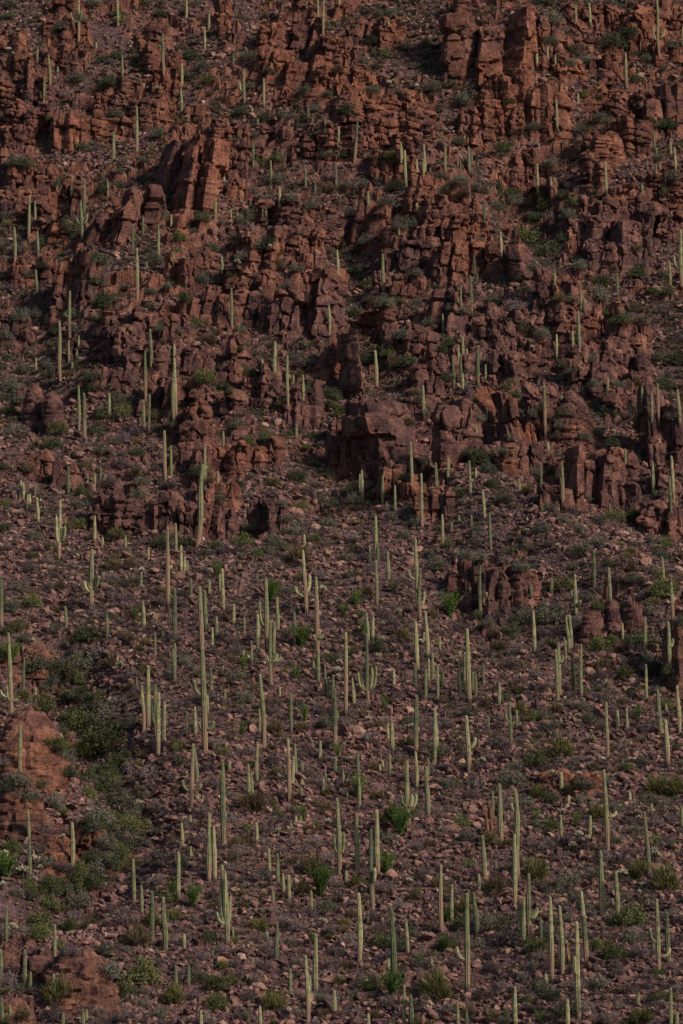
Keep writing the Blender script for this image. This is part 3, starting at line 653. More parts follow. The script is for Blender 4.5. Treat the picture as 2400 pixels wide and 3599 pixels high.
# ------------------------------------------------------------------ saguaros read off 4x3 enlargements of the photograph
# tile origin (photo px): "top x, top y, foot x, foot y" in the enlargement (1.96 px per photo px); / then arms: joint y, tip x, tip y
SAG = {
(0,0): """540 -30 540 280/140 485 75/140 558 60
805 -20 812 180;1279 -10 1283 128;1437 85 1438 198;1407 172 1411 352;1118 210 1127 500;254 312 255 408;476 300 477 350;334 365 343 568;303 510 302 682;396 452 396 505
840 365 843 540;1251 428 1251 565;1246 595 1250 785;938 715 943 1045;779 895 780 1112;1537 1100 1543 1301;662 285 662 330;617 843 617 880;742 895 742 955;868 825 868 870""",
(800,0): """612 -20 622 105;660 -30 657 215;541 0 541 45;768 -20 768 30;46 255 46 305;36 358 38 445;104 463 120 725/620 80 545
246 525 250 738;166 730 167 775;207 810 207 868;553 720 555 830;670 795 672 895;762 858 765 1065;895 828 872 1112;174 962 176 1140;295 1092 299 1300;534 1130 537 1286
741 1105 744 1290;1193 970 1195 1095;1219 1020 1228 1280;1300 1087 1303 1180;1352 983 1360 1190;1345 1088 1348 1200;1497 980 1499 1176;1395 1150 1395 1190;1107 140 1107 170""",
(1600,0): """828 18 830 155;925 10 929 175;1389 -30 1405 378/265 1366 148/250 1443 185
1566 180 1568 290;557 255 563 458;632 310 634 395;688 373 689 438;1171 348 1182 615;843 638 845 708;695 670 703 892;91 998 96 1190;90 1251 98 1411;114 1060 114 1130;27 1060 33 1176
1365 895 1370 1035;1384 1010 1385 1060;1481 968 1484 1070;1510 1005 1517 1160;1322 1100 1322 1180;1382 1120 1382 1195;1034 1098 1040 1325;563 1112 574 1370;62 930 62 955;1446 1190 1447 1265;1284 1255 1286 1325;657 1220 658 1270;193 1385 200 1510""",
(0,600): """490 75 491 160;577 45 578 300;739 60 741 178;553 195 563 460/358 527 315/358 599 290/340 574 315
200 155 196 460;237 200 242 350;97 375 103 608;256 405 261 588;911 358 913 565;983 300 984 440;1088 363 1092 598;1178 295 1179 375;1480 103 1482 328;1193 558 1193 645;1528 585 1529 685;1008 618 1009 695;940 520 945 870
246 670 252 858;477 812 480 1150/1000 446 968
321 980 322 1038;400 1018 417 1471;1033 1085 1038 1325;470 1158 474 1328;540 1130 541 1200""",
(800,600): """598 38 601 170;356 98 358 248;964 132 966 230;871 125 871 155;155 205 156 240;21 255 22 320;64 282 66 350;93 298 94 360;239 240 240 310;262 255 263 320;268 345 268 380
755 535 760 690;1067 560 1075 855;661 622 661 670;24 798 28 1080;699 915 701 1112;1481 978 1486 1125;1062 1092 1063 1150;1176 370 1178 430;1302 215 1302 260;323 1168 325 1411""",
(1600,600): """312 412 318 598;129 582 135 740;150 700 152 770;103 708 112 980;38 785 41 980;1113 695 1117 848;683 675 684 800;861 778 867 950;887 880 887 950;848 953 856 1240;809 1095 810 1195;836 1068 840 1176
1553 390 1560 800/665 1506 565
1476 612 1480 768;48 1132 50 1266;1466 285 1467 310""",
(0,1200): """405 135 415 285;527 48 528 120;497 140 498 212;246 108 247 205;539 292 543 605/465 508 452
572 345 585 685;750 347 753 530;996 55 1002 390;1038 -40 1040 150;1197 10 1198 92;1197 97 1210 520;1191 212 1197 545;984 392 990 610;1028 350 1027 640;1125 600 1143 985;1175 708 1181 945;1537 610 1538 705
1408 695 1412 1005/865 1428 845
1399 835 1358 1416/1225 1402 1218
467 857 470 1055;600 908 601 970;650 900 652 990;689 865 690 975;717 908 717 960;731 915 731 950;743 925 743 945;141 950 144 1080;160 965 161 1083;236 980 241 1070;202 1045 203 1130;183 1048 186 1155;256 1068 259 1258;1500 888 1500 975;280 1075 281 1110""",
(800,1200): """410 85 416 430;425 220 425 265;452 222 450 290;519 222 521 380;1019 50 1025 325;1343 293 1352 518;1552 93 1558 330;471 560 472 660;1263 683 1266 980;1434 828 1438 1018;1517 787 1520 960;924 877 928 1085;911 905 913 1050
1066 917 1070 1115;1152 983 1153 1176;1332 897 1340 1290;528 985 528 1015;370 965 370 995;1252 1110 1252 1176;1092 1100 1093 1150;678 1005 679 1035;238 118 239 195""",
(1600,1200): """18 18 22 130;35 90 42 300;53 0 55 90;79 42 79 90;153 17 156 295;206 150 208 262;49 212 52 330;697 -60 701 120;611 270 622 630;1047 240 1049 335;1286 303 1286 400;1394 278 1404 575;1352 350 1354 540;1534 322 1546 570;211 452 215 565;142 570 143 625
639 690 640 750;1170 732 1171 830;97 812 105 1075/955 119 946
140 868 141 945;588 832 591 985;699 857 700 940;733 830 747 1160;727 935 735 1080;440 940 441 1025;1361 820 1366 1062;1492 777 1505 1130;1475 915 1487 1160;192 1015 200 1211;1064 1110 1065 1200;596 1125 597 1176;731 365 731 395;1406 660 1406 690""",
(0,1800): """408 -91 407 333/205 386 5/190 446 82/170 426 88
650 16 653 208;702 165 703 240;860 152 863 250;627 245 630 680/525 615 402/540 581 465/518 675 430
1019 235 1020 330;1149 95 1157 690/378 1178 358
1208 66 1212 275;1245 220 1249 418;1270 302 1272 415;1290 327 1290 400;1313 448 1315 598;967 405 970 515;712 407 713 470;1440 456 1441 570
1200 518 1203 870/580 1170 568
1372 508 1392 970;1408 535 1426 828;1513 418 1515 540;1528 380 1540 680;1490 707 1491 850;1458 788 1461 930;450 640 455 798;734 688 738 878;987 608 988 812;1066 825 1068 995;1117 805 1117 860
1388 925 1415 1661/1255 1335 1150/1492 1468 1430/1495 1373 1435
1415 1250 1428 1390;1200 895 1203 1160;1192 935 1200 1175;52 825 78 1400/1270 2 1215/1290 48 1190/1296 118 1290
161 993 165 1245;0 430 10 800;804 990 805 1040;1451 1070 1452 1216;1015 1048 1022 1490;935 1130 938 1240;1534 1050 1535 1115""",
(800,1800): """526 145 528 240;519 252 542 705/572 466 503/540 565 415
1019 17 1022 300;1035 203 1033 360;1022 322 1027 635;975 222 977 348;1104 262 1106 480;1297 172 1303 620/456 1247 388
1323 377 1327 745/630 1355 535/545 1297 518/640 1302 572
1478 6 1482 240;1540 60 1541 135;261 445 270 940/775 221 590
341 582 342 820;338 650 340 820;206 695 208 968;290 740 298 1190/1022 273 980/1025 364 985/1000 323 958/1026 340 965
318 743 320 1000;198 415 200 470;37 625 40 770;68 768 70 915;113 718 114 820;458 677 462 930;608 437 620 960/870 654 832/868 636 828/882 596 838
958 685 968 905;1001 700 998 890;1366 677 1378 1010;1293 742 1310 1080;812 822 817 1425;953 835 968 1310/1215 925 1065/1220 900 1095/1212 995 1058/1218 1022 1050
623 937 626 1165;590 1018 591 1085;670 1045 674 1275;724 1115 725 1290;693 1128 694 1280;860 1138 870 1315;162 878 165 1040;1140 1077 1145 1200;1291 1037 1293 1200;1459 850 1460 945;1335 820 1350 880
1410 967 1412 1145;1364 1075 1365 1290;1383 1000 1385 1180;1445 1048 1448 1275;1476 1088 1478 1200;228 1112 250 1630;107 945 108 1000""",
(1600,1800): """235 -4 246 248;24 15 25 75;108 12 109 100;171 357 174 700;494 28 495 65;520 492 522 570;663 447 664 560;826 418 834 715/580 803 530/645 860 600
952 253 963 520;1058 374 1068 620;1428 297 1434 500;1492 472 1498 775;1206 97 1206 135;538 673 548 970;769 717 783 960;790 700 798 955;754 857 760 1020;708 893 720 1270/1032 743 978
694 937 708 1310;807 955 815 1270;864 905 870 1275;1151 757 1153 890;1308 714 1312 1040/992 1285 950
1350 990 1350 1045;1313 1042 1320 1310;1467 748 1482 1075/922 1501 860
83 795 98 1310;28 947 40 1260;66 962 72 1260;22 1075 25 1240;121 1095 121 1240;139 1090 142 1275;192 1035 193 1190;574 1050 575 1120;302 1166 305 1341;103 510 103 545;215 545 215 590;893 305 893 355""",
(0,2400): """241 22 243 165;979 12 988 350;1065 3 1078 385/270 1050 133
1088 62 1090 492;1126 120 1130 420;1290 193 1292 370;1342 158 1345 372;1324 415 1318 890/738 1257 663/735 1383 690
1345 445 1352 690;133 288 136 585;867 770 868 845;1361 768 1361 815;1395 762 1396 820;190 867 200 1100;199 1062 203 1365;494 957 498 1256;1252 960 1253 1130;1310 905 1311 980;1340 935 1341 990
1438 892 1440 1370;1435 1035 1437 1365;1472 985 1478 1365;1532 530 1540 900;1522 618 1545 1140;1549 872 1551 940;1555 402 1556 450;1549 40 1550 110;1451 -10 1453 40;329 935 329 970;1283 600 1284 640;1033 515 1034 545;1312 1120 1313 1200""",
(800,2400): """357 18 358 88;433 60 440 330;737 35 742 470;752 185 753 265;1298 82 1300 500;1298 468 1302 720;1130 255 1138 480;1103 280 1103 385;1425 168 1448 490;1427 228 1425 570;197 402 207 690;414 378 427 825;465 415 467 640;453 505 446 705
511 538 513 632;545 565 546 605;634 393 636 525;739 503 740 625;895 468 897 665;905 652 908 850;1115 483 1116 625;1066 525 1067 580;1048 555 1048 600;139 554 150 820;164 620 167 775;673 598 674 690;657 652 658 760;793 598 794 690;711 688 711 715;511 658 511 710;506 705 506 765;822 725 822 785
1233 535 1248 1020/860 1298 760/850 1270 765/845 1200 770
1217 550 1219 665;1373 572 1378 922;1380 512 1381 660;757 793 770 1320/1165 735 1025/1165 800 1020/1150 776 1025
889 898 893 1316;1021 872 1038 1326;986 1005 1003 1570/1375 1014 1268
466 908 467 985;435 950 436 1015;500 908 501 970;195 960 200 1105;283 1135 288 1300;10 540 12 605;218 170 220 330;960 945 961 1000;340 1170 346 1380""",
(1600,2400): """80 220 95 625/442 137 368
221 223 225 330;376 125 382 440/262 350 205/278 404 258
419 180 424 300;1042 128 1048 515;1115 183 1118 300;1179 168 1185 325;1396 42 1418 362/212 1384 170
1450 247 1465 600;1533 12 1545 345;1452 135 1453 210;728 608 730 735;780 768 781 855;1200 740 1202 830;1228 790 1228 830;302 690 320 1115;257 740 260 935;413 732 437 1366/885 391 825
412 1042 410 1546;1030 598 1050 1170/920 1109 875
1006 1155 1010 1605;727 905 730 1062;930 910 928 1080;1308 882 1338 1295;188 1047 205 1360;1352 825 1352 905;1128 978 1128 1030;1560 848 1565 1000;1256 455 1256 490;728 240 728 290;117 560 117 610""",
(0,3000): """914 35 925 330;972 213 977 410;1224 -15 1231 310;1043 257 1050 612;1125 297 1137 675;375 483 376 702;39 360 44 600;2 655 5 850;167 660 172 905;201 810 205 955;366 822 367 880;395 855 396 900;908 830 910 908;1267 545 1269 650;1208 768 1212 915;1295 768 1298 910
429 1088 432 1200;569 1068 572 1200;589 1068 591 1150;9 990 12 1180;67 1035 68 1100;1382 1076 1384 1200;1532 80 1565 640/480 1520 190/475 1549 110/480 1495 400
1461 660 1461 705;1473 630 1473 680;1491 635 1491 675""",
(800,3000): """381 135 384 290;418 140 427 325;310 245 312 365;574 250 577 410;15 292 14 460;336 468 339 738;36 503 37 580;271 527 271 590;602 548 608 960;541 703 552 1200/1035 564 830
430 790 434 990;734 938 738 1115;905 270 908 735;923 195 924 265;815 110 815 205;963 390 965 485;1130 376 1147 990;1229 445 1240 680;1465 78 1475 550;1545 210 1545 470;1214 903 1218 1200;1262 972 1264 1200;221 1045 225 1200
966 1097 967 1200;1142 1122 1142 1200;1158 545 1158 660;1105 715 1106 800;1406 720 1406 790;1383 870 1384 925;170 710 170 750;108 620 109 690""",
(1600,3000): """84 278 82 990/728 14 640
136 265 145 570;505 138 515 600/442 564 365/415 494 362
438 320 447 600;465 295 478 640;587 433 592 605;658 300 665 890;726 357 738 830/615 768 595
875 255 885 600;890 425 905 785;838 472 852 1130/830 826 706
848 887 852 1130;1111 120 1120 440;1393 312 1405 850/610 1345 507/706 1477 645
1461 402 1472 770;1256 948 1258 1050;1483 922 1490 1200;1525 1088 1525 1200;411 913 418 1200;76 1066 78 1200;14 1025 20 1200;774 998 776 1200;624 822 626 910;512 1130 512 1200;163 135 165 240;279 48 280 115;1364 610 1364 655;23 985 23 1020""",
}
# pink-barked / black-footed ones, by tile and top x, y
BARK = {(0,0,540,-30):(.5,0),(0,1800,1149,95):(.75,.14),(0,1800,1372,508):(.55,0),(0,1800,627,245):(.35,.08),(800,1800,519,252):(.62,.07),(800,1800,608,437):(.75,0),(800,1800,812,822):(.6,.09),(800,1800,261,445):(.35,.16),
 (1600,3000,84,278):(.42,.10),(1600,3000,890,425):(.5,.10),(0,2400,1324,415):(.75,0),(1600,1800,1492,472):(.5,0),(1600,2400,1450,247):(.4,.14),(0,1800,52,825):(.35,0),(0,600,940,520):(.3,0),(0,0,1118,210):(.45,0),(1600,0,1389,-30):(.45,0),(800,0,895,828):(.5,0),
 (800,3000,1465,78):(.6,0),(0,1200,1125,600):(.6,0),(1600,1200,611,270):(.5,0),(1600,1200,1394,278):(.8,0),(1600,1200,733,830):(.6,0),(800,2400,414,378):(.7,0),(1600,3000,658,300):(.42,.06),(1600,0,1171,348):(.5,0),(0,2400,979,12):(.55,0)}
# shrubs: x, foot y, width (enlargement px), colour key
SHB = {
(0,0):"60 130 90 d;60 60 80 d;560 150 90 s;430 200 100 s;760 590 120 d;790 800 110 s;1300 420 130 d;1440 590 90 g;1400 490 120 s;530 570 110 s;560 1040 110 d;100 1130 120 s;170 1160 120 d;340 830 70 g;1290 540 90 s;640 60 110 s;1090 970 110 s;1260 860 80 y;1100 120 90 d;270 150 80 o",
(800,0):"700 215 70 g;140 425 130 s;530 640 90 s;760 500 90 o;940 430 70 s;1010 385 60 s;340 1110 90 g;235 1150 90 g;95 810 100 s;290 500 80 s;160 630 90 s;820 780 120 d;980 300 110 d;1130 130 110 s;1370 330 80 g;1080 380 70 g;1000 640 100 s;1180 670 110 s;1130 1100 100 y;800 1080 110 s;250 850 90 d;380 820 90 s;1230 360 110 s;1400 650 130 s;1550 600 90 d;690 660 80 s;600 760 90 s;690 1080 90 s;1050 120 110 s;190 940 60 s",
(1600,0):"890 680 80 g;340 1060 100 g;1010 870 110 s;400 940 100 o;1080 370 170 d;900 450 100 s;70 730 150 s;1400 880 140 d;1210 250 130 d;800 360 110 d;990 690 80 o;790 450 80 s;680 170 130 s;620 40 110 d;1330 440 90 s;1480 880 110 d;20 1010 80 d;200 960 90 s;530 890 100 s;380 710 70 g;870 920 80 s;1400 1110 90 s;660 1150 120 s;640 290 90 s;1160 310 120 s;1500 330 110 s;1240 580 80 g",
(0,600):"470 420 150 d;670 640 150 d;720 940 170 d;130 1030 120 s;1230 480 90 g;1050 650 120 s;1340 1080 90 g;1160 820 80 s;1390 780 130 s;1490 770 110 s;1460 550 90 s;380 110 90 s;40 330 90 s;20 570 90 o;140 560 90 s;1110 330 100 s;1390 340 110 d;180 730 90 s;290 670 80 d;620 770 110 d;500 1010 100 s;240 1010 90 s;700 1070 90 d;1100 1120 90 s;380 1130 90 d;1220 1110 80 s;30 1150 110 s;1040 960 80 s;300 500 90 s;820 120 90 d;700 160 100 d;1270 900 90 g;930 460 50 g",
(800,600):"340 690 130 o;250 540 150 s;700 150 90 o;960 800 80 g;1300 720 80 s;870 1030 140 d;930 110 90 s;1160 140 100 d;1100 230 100 s;580 260 120 s;1080 930 120 s;410 810 100 s;1210 1150 110 s;160 150 70 s;350 100 120 s;440 210 100 s;850 340 100 s;900 720 130 d;760 560 110 o;470 690 90 s;960 500 120 s;1180 400 110 s;1240 380 110 s;100 370 120 s;180 370 120 s;110 610 90 s;300 500 90 d;830 140 90 s;1390 1060 100 s;980 900 90 s;1310 930 80 s;700 560 70 s;20 720 60 g;820 600 80 s;1540 960 80 s;1510 150 100 s",
(1600,600):"480 500 190 g;640 280 110 g;200 155 70 g;390 195 110 g;50 190 110 o;620 600 160 s;850 690 120 s;1260 730 110 g;1010 820 110 g;1000 900 130 s;1045 990 70 g;1150 1050 130 d;1360 860 80 g;440 760 70 o;720 900 90 o;400 960 130 p;520 340 60 g;1430 740 80 s;30 90 110 s;400 260 120 s;280 280 90 s;600 230 110 g;740 210 90 d;820 240 90 g;540 680 90 s;560 360 100 d;690 560 110 s;740 480 90 s;340 640 80 o;270 910 90 s;490 850 80 s;60 980 80 s;600 1140 100 s;1100 1090 60 s;1500 60 100 s;130 150 90 d;1290 1060 110 s;480 1130 110 s;1250 550 80 o;330 760 80 s;1440 170 80 o;800 900 90 s;780 320 110 s",
(0,1200):"70 360 150 s;130 420 110 s;340 190 90 s;540 190 80 s;400 640 130 g;840 520 120 g;700 530 110 d;630 270 110 d;60 510 90 g;360 740 140 d;200 890 100 o;590 880 90 y;560 1070 110 g;550 1150 110 s;690 770 110 s;1370 930 140 d;970 980 100 s;1400 280 130 g;1090 550 100 o;1440 980 80 o;40 1140 80 g;640 340 90 d;150 220 90 s;930 660 120 p;820 870 110 p;1200 590 80 s;1100 870 80 s;950 780 100 d;810 440 120 s;520 360 70 s;940 920 80 o;110 620 90 p;740 1000 120 p;1500 1120 110 s;20 880 90 d;840 700 110 p;350 970 90 o;640 640 110 d;1200 820 90 o;960 1070 100 s;1540 330 90 d;50 60 90 o;1450 30 100 o",
(800,1200):"930 160 140 d;1110 100 100 g;1240 180 140 d;1500 270 110 d;180 530 100 s;255 690 90 g;685 930 80 g;480 970 130 d;310 1000 100 o;150 240 110 o;700 390 120 d;60 590 110 s;510 1160 100 g;860 1050 130 d;450 120 100 s;20 350 60 g;1330 880 110 s;1370 500 80 s;370 440 90 o;560 350 90 d;730 400 80 s;1290 360 70 o;1250 570 90 o;640 1110 100 s;720 1140 110 s;870 1120 110 s;80 1000 100 s;1180 1040 90 s;480 190 100 p;90 60 60 d;1320 420 90 s;1220 950 90 d;1480 80 90 g;1380 940 90 o;300 1070 90 p;150 700 70 g;370 1140 80 s;560 1060 90 p;1530 30 120 d;1140 160 100 o",
(1600,1200):"740 190 80 s;940 135 90 s;410 380 90 d;880 670 90 s;980 670 90 g;560 520 100 s;1270 590 120 o;1100 510 70 g;30 1070 80 g;340 1120 130 s;200 840 170 d;340 770 90 s;260 1000 80 g;1540 160 120 d;1250 300 90 o;650 1170 90 s;740 500 90 s;600 480 80 s;960 300 80 s;1120 310 80 s;390 680 80 s;60 320 90 s;130 800 90 d;500 1060 100 o;820 210 80 s;1500 540 110 s;1440 590 90 o;700 660 90 s;660 920 80 o;1410 1060 80 s;1080 720 90 d;720 590 90 s;90 780 80 s;540 910 80 s;170 540 80 s;1430 330 110 d;1400 130 100 d;220 900 100 s;1060 500 110 s;1200 480 110 s;900 1090 60 s;1300 780 80 d;60 1120 80 p",
(0,1800):"550 110 90 g;770 400 140 o;800 210 140 o;340 270 80 g;220 320 90 g;1290 240 110 g;1115 240 120 d;1490 250 100 d;60 680 140 s;220 650 120 g;590 890 170 d;470 930 80 s;400 830 110 s;170 900 110 s;560 1090 160 s;400 1110 160 s;770 1060 120 o;230 1150 180 s;490 660 100 p;1000 1130 120 o;900 500 110 s;50 840 90 g;110 820 90 g;200 410 100 p;420 530 80 o;640 720 110 p;140 550 120 s;370 460 100 p;900 390 100 o;780 610 100 p;1120 640 90 p;1100 560 80 o;540 980 120 p;880 890 90 o;1000 920 80 o;1280 1060 110 s;1360 1140 90 o;30 130 90 d;230 190 100 s;1430 300 90 s;680 680 90 p;320 360 90 p;30 270 90 p;960 820 80 p;760 500 90 s;1180 880 80 p;1540 860 90 p;480 120 80 o;1540 290 100 p;1200 180 80 s;870 320 90 o;490 1000 70 s;670 990 110 p",
(800,1800):"100 235 120 g;600 205 80 g;700 120 140 s;480 110 110 s;310 220 110 s;490 350 180 o;350 260 130 s;880 265 60 g;840 450 90 s;1410 310 100 s;410 680 120 p;700 1040 130 d;1030 960 130 d;1230 900 100 o;1080 730 100 p;1440 400 150 s;820 330 100 s;940 290 90 p;470 160 120 s;280 290 90 s;80 290 110 p;170 120 100 s;440 850 100 s;60 980 110 p;660 800 90 p;1240 700 90 p;860 980 100 o;400 60 90 s;1300 100 100 s;1220 180 90 s;1140 60 90 s;40 440 70 o;1000 420 110 p;650 460 100 p;1520 240 70 g;1300 1000 90 p;780 1010 90 p;1500 1000 80 p;960 570 90 o;820 880 80 o;1010 1110 100 o;200 310 80 g;390 150 80 s;1470 600 90 s;600 750 90 p;1400 730 100 o;1120 840 90 p;870 200 100 p;1040 330 100 p;500 900 80 o;180 720 60 o",
(1600,1800):"600 140 120 s;490 270 100 s;750 80 90 s;850 140 90 s;980 240 130 s;1240 70 130 g;1100 60 110 g;870 300 150 s;750 540 130 g;640 770 200 s;470 790 160 s;850 810 120 s;980 660 90 g;1440 590 170 g;1450 240 90 g;450 400 110 s;400 870 60 g;300 960 120 o;1000 950 140 g;1280 930 190 d;1160 1150 110 g;1370 1120 150 d;1550 780 110 s;1020 1080 110 o;390 1080 130 p;160 140 90 s;80 320 120 s;170 330 100 s;520 400 80 s;810 390 80 s;1000 80 110 s;1350 220 100 s;1210 410 90 o;1060 380 70 g;1240 480 110 s;1380 440 80 g;1340 700 110 s;930 610 90 s;1000 560 110 p;700 690 110 s;220 800 100 s;300 720 90 s;380 840 120 d;160 740 100 d;600 850 110 p;660 940 110 o;270 880 90 o;1080 900 100 g;1160 960 110 o;410 1000 70 d;1480 1110 110 d;250 1000 80 p;560 1150 110 p;990 1150 110 p;1410 310 100 s;1100 480 90 p;1280 610 90 p;40 840 110 p;1290 1050 90 s;140 220 90 p;20 310 80 s;380 290 90 s;660 540 80 s",
(0,2400):"510 290 150 g;560 240 110 g;680 190 130 d;420 280 160 s;700 320 190 s;590 350 200 g;700 500 240 g;400 460 150 g;560 540 190 y;760 350 130 g;600 690 140 g;740 680 110 g;600 810 140 g;830 860 190 s;680 960 210 s;820 1010 150 g;940 1050 160 g;380 870 150 s;440 930 80 y;640 1020 130 s;740 1140 140 s;910 1150 180 s;870 560 110 g;950 590 80 y;900 320 140 s;990 520 80 o;1210 460 100 o;290 210 150 g;130 700 160 s;200 810 150 s;60 740 120 s;80 1170 140 g;520 110 120 s;630 130 110 d;60 670 110 p;420 380 130 d;770 620 150 d;680 640 110 s;460 520 120 s;480 640 100 s;510 220 100 d;330 60 100 s;150 120 110 g;960 760 90 o;1010 800 100 s;1200 540 120 p;1020 650 120 p;900 620 110 p;1100 440 100 p;960 660 80 o;1090 880 120 p;1240 840 90 p;1480 730 110 p;1440 600 100 p;1180 1120 100 o;1290 1020 110 p;1480 440 110 p;1000 400 90 p;30 560 90 p;280 720 90 o;300 1020 110 p;1110 1040 100 s;1400 920 100 p;1450 120 110 p;1220 380 90 p;1540 500 80 g;290 1160 90 p;560 980 90 p;1040 1120 80 p;800 170 110 p;860 150 90 p;900 60 100 o",
(800,2400):"330 350 120 o;210 260 60 g;170 890 230 o;1150 990 230 y;1290 920 110 y;350 920 90 d;1470 510 130 s;1240 280 90 d;660 220 110 p;510 330 110 o;380 990 110 p;680 300 110 s;350 640 100 s;280 220 110 p;110 210 90 p;430 240 80 p;860 220 90 p;560 660 110 p;1000 610 90 o;1180 560 90 o;1310 320 110 p;1340 520 110 s;620 700 110 p;1030 800 110 o;680 880 90 o;260 1040 100 p;130 1130 120 o;20 980 110 p;1080 300 100 p;920 170 90 p;1160 110 90 p;1500 320 100 p;460 620 90 p;570 500 90 p;980 400 100 p;300 560 100 p;860 640 60 o;760 980 100 p;1420 900 100 p;1390 1130 100 o;1100 1100 110 s;1300 1140 90 p;560 1040 100 o;600 1130 110 p;20 800 90 p;1520 720 90 s;820 300 80 p;1250 680 90 p;90 740 80 p;1550 900 90 p;450 900 90 s",
(1600,2400):"110 220 110 s;440 70 80 g;450 220 120 y;530 260 110 g;310 460 140 p;660 320 110 s;730 510 180 y;560 570 150 g;380 700 170 s;570 790 130 y;660 830 120 d;900 720 140 s;880 840 120 s;990 940 150 y;1400 760 180 y;1520 770 160 y;1190 610 100 g;880 190 110 s;910 270 120 s;1270 410 80 s;1140 470 110 p;40 1000 120 g;240 1130 140 o;1110 890 120 s;1330 830 130 s;1240 1060 130 s;1100 1100 110 s;670 1010 90 g;570 990 110 s;1290 560 100 s;380 530 110 p;210 540 100 p;150 600 110 p;40 470 80 s;230 160 80 o;770 170 90 s;620 260 110 s;700 210 110 o;1000 310 110 p;1100 250 110 p;1330 330 100 p;620 600 90 p;1050 700 110 s;770 760 90 d;340 860 110 p;480 850 110 s;120 800 100 p;760 1110 110 p;640 1140 110 p;1190 820 90 p;1430 460 90 o;1510 470 80 g;1550 250 80 s;1490 960 90 p;1380 990 110 p;460 990 90 s;920 1160 90 p;80 1080 110 p;840 1100 90 p;420 700 80 s;1020 850 80 s;520 1120 90 p;150 720 90 p;950 600 90 o;420 600 110 s;1380 80 100 s;1460 180 90 g;30 120 90 p;340 120 80 d;660 40 90 p;1150 160 90 o;1050 130 90 p;1440 1110 90 p;300 320 90 p;1220 100 80 g",
(0,3000):"400 1010 240 y;540 390 170 s;650 150 180 s;730 200 140 s;360 250 150 g;620 270 150 d;560 230 120 g;340 380 120 g;200 170 80 p;860 500 190 p;940 650 200 o;740 690 110 s;620 520 110 g;1200 470 130 y;1190 1030 170 y;850 1000 150 g;980 900 220 g;740 850 180 s;370 1150 160 p;60 930 150 p;270 610 140 g;270 540 160 g;410 660 80 g;820 70 170 g;1250 90 110 s;1350 890 160 s;1500 940 140 g;1500 1070 130 g;850 1160 170 p;1530 800 100 y;1090 770 90 p;160 1130 110 o;1040 500 130 y;120 290 100 p;200 310 110 d;60 120 120 s;420 110 120 p;320 70 110 s;500 130 90 s;520 450 100 p;480 540 110 g;1150 330 110 g;1090 220 90 p;700 690 80 o;1110 650 100 o;960 970 100 s;40 1160 80 g;1260 640 90 p;1200 620 90 p;1440 450 110 p;1330 480 90 p;1400 740 100 p;1250 860 110 p;1330 1000 100 p;1440 610 110 d;660 1100 110 p;560 1120 90 s;720 1150 90 p;240 960 110 p;150 950 100 s;470 690 100 p;70 820 110 p;520 690 90 p;1080 1140 120 s;1420 1170 120 p;1530 680 90 p;20 500 90 g;300 450 90 o;1000 1060 80 s;340 780 80 p;880 680 80 s;1220 150 80 p;1120 90 90 p",
(800,3000):"600 150 180 o;210 530 140 y;510 280 150 o;800 500 100 y;1060 640 150 g;1190 660 130 s;310 1080 200 y;990 960 180 g;1430 1010 240 y;1330 790 110 s;690 400 130 s;1510 660 130 g;1410 720 80 g;640 1020 110 s;240 160 90 s;1280 580 110 s;100 380 90 o;420 500 110 p;60 560 90 p;470 530 110 p;330 420 90 p;720 560 100 p;830 800 100 o;760 700 110 p;700 220 110 p;830 620 110 p;200 620 100 p;90 860 110 p;200 900 110 p;30 910 110 y;480 780 110 p;140 1010 110 p;700 800 120 p;1090 260 110 p;1190 110 110 p;1350 150 110 p;1300 290 100 o;1050 540 90 p;920 900 100 p;1230 860 110 p;1100 1060 120 p;1320 1100 110 p;1450 230 110 o;870 1010 110 s;660 1130 110 o;800 1130 110 p;500 1120 100 p;380 1120 110 p;1000 470 110 p;1180 380 110 p;1410 540 90 s;280 680 110 p;240 800 110 p;1540 1090 110 s;60 780 110 p;1500 120 100 p;600 430 90 p;30 60 90 o;700 60 100 p;910 90 90 p;1010 1130 90 o;860 440 90 o",
(1600,3000):"40 440 180 y;30 520 120 g;220 520 160 s;340 520 110 g;270 290 190 o;550 170 190 y;360 120 90 s;90 90 90 g;800 230 150 s;1080 480 130 s;1210 500 200 g;1450 260 220 y;1280 160 180 y;580 690 150 g;640 580 130 s;970 660 110 g;1080 730 150 g;980 940 160 s;760 1130 190 s;380 620 190 p;600 970 150 s;1280 1170 170 y;490 1030 80 g;1220 610 120 s;1140 840 130 p;240 720 110 p;250 1160 120 o;1400 1020 120 g;830 330 120 s;1400 850 110 g;700 480 110 s;930 430 100 p;1060 380 110 s;970 180 90 d;1170 320 90 s;620 250 110 o;700 290 110 s;760 620 110 p;780 470 90 s;470 870 110 p;250 820 110 p;150 660 110 s;90 740 110 p;900 720 100 p;820 810 110 p;980 810 110 p;1260 710 120 p;1520 640 110 p;1320 930 110 p;1180 960 110 p;900 1090 110 p;1050 1160 110 p;860 950 110 p;560 820 110 p;100 1130 110 o;340 940 110 p;180 1000 110 p;680 1010 120 d;1490 1020 100 o;1550 960 110 p;530 800 100 p;290 630 120 p;30 600 100 p;440 100 90 d;1220 560 80 p;1500 430 90 s;1340 340 110 s;880 390 100 s;650 790 90 p;1040 60 110 p;1130 60 100 p;360 1170 100 s;530 640 100 g",
}
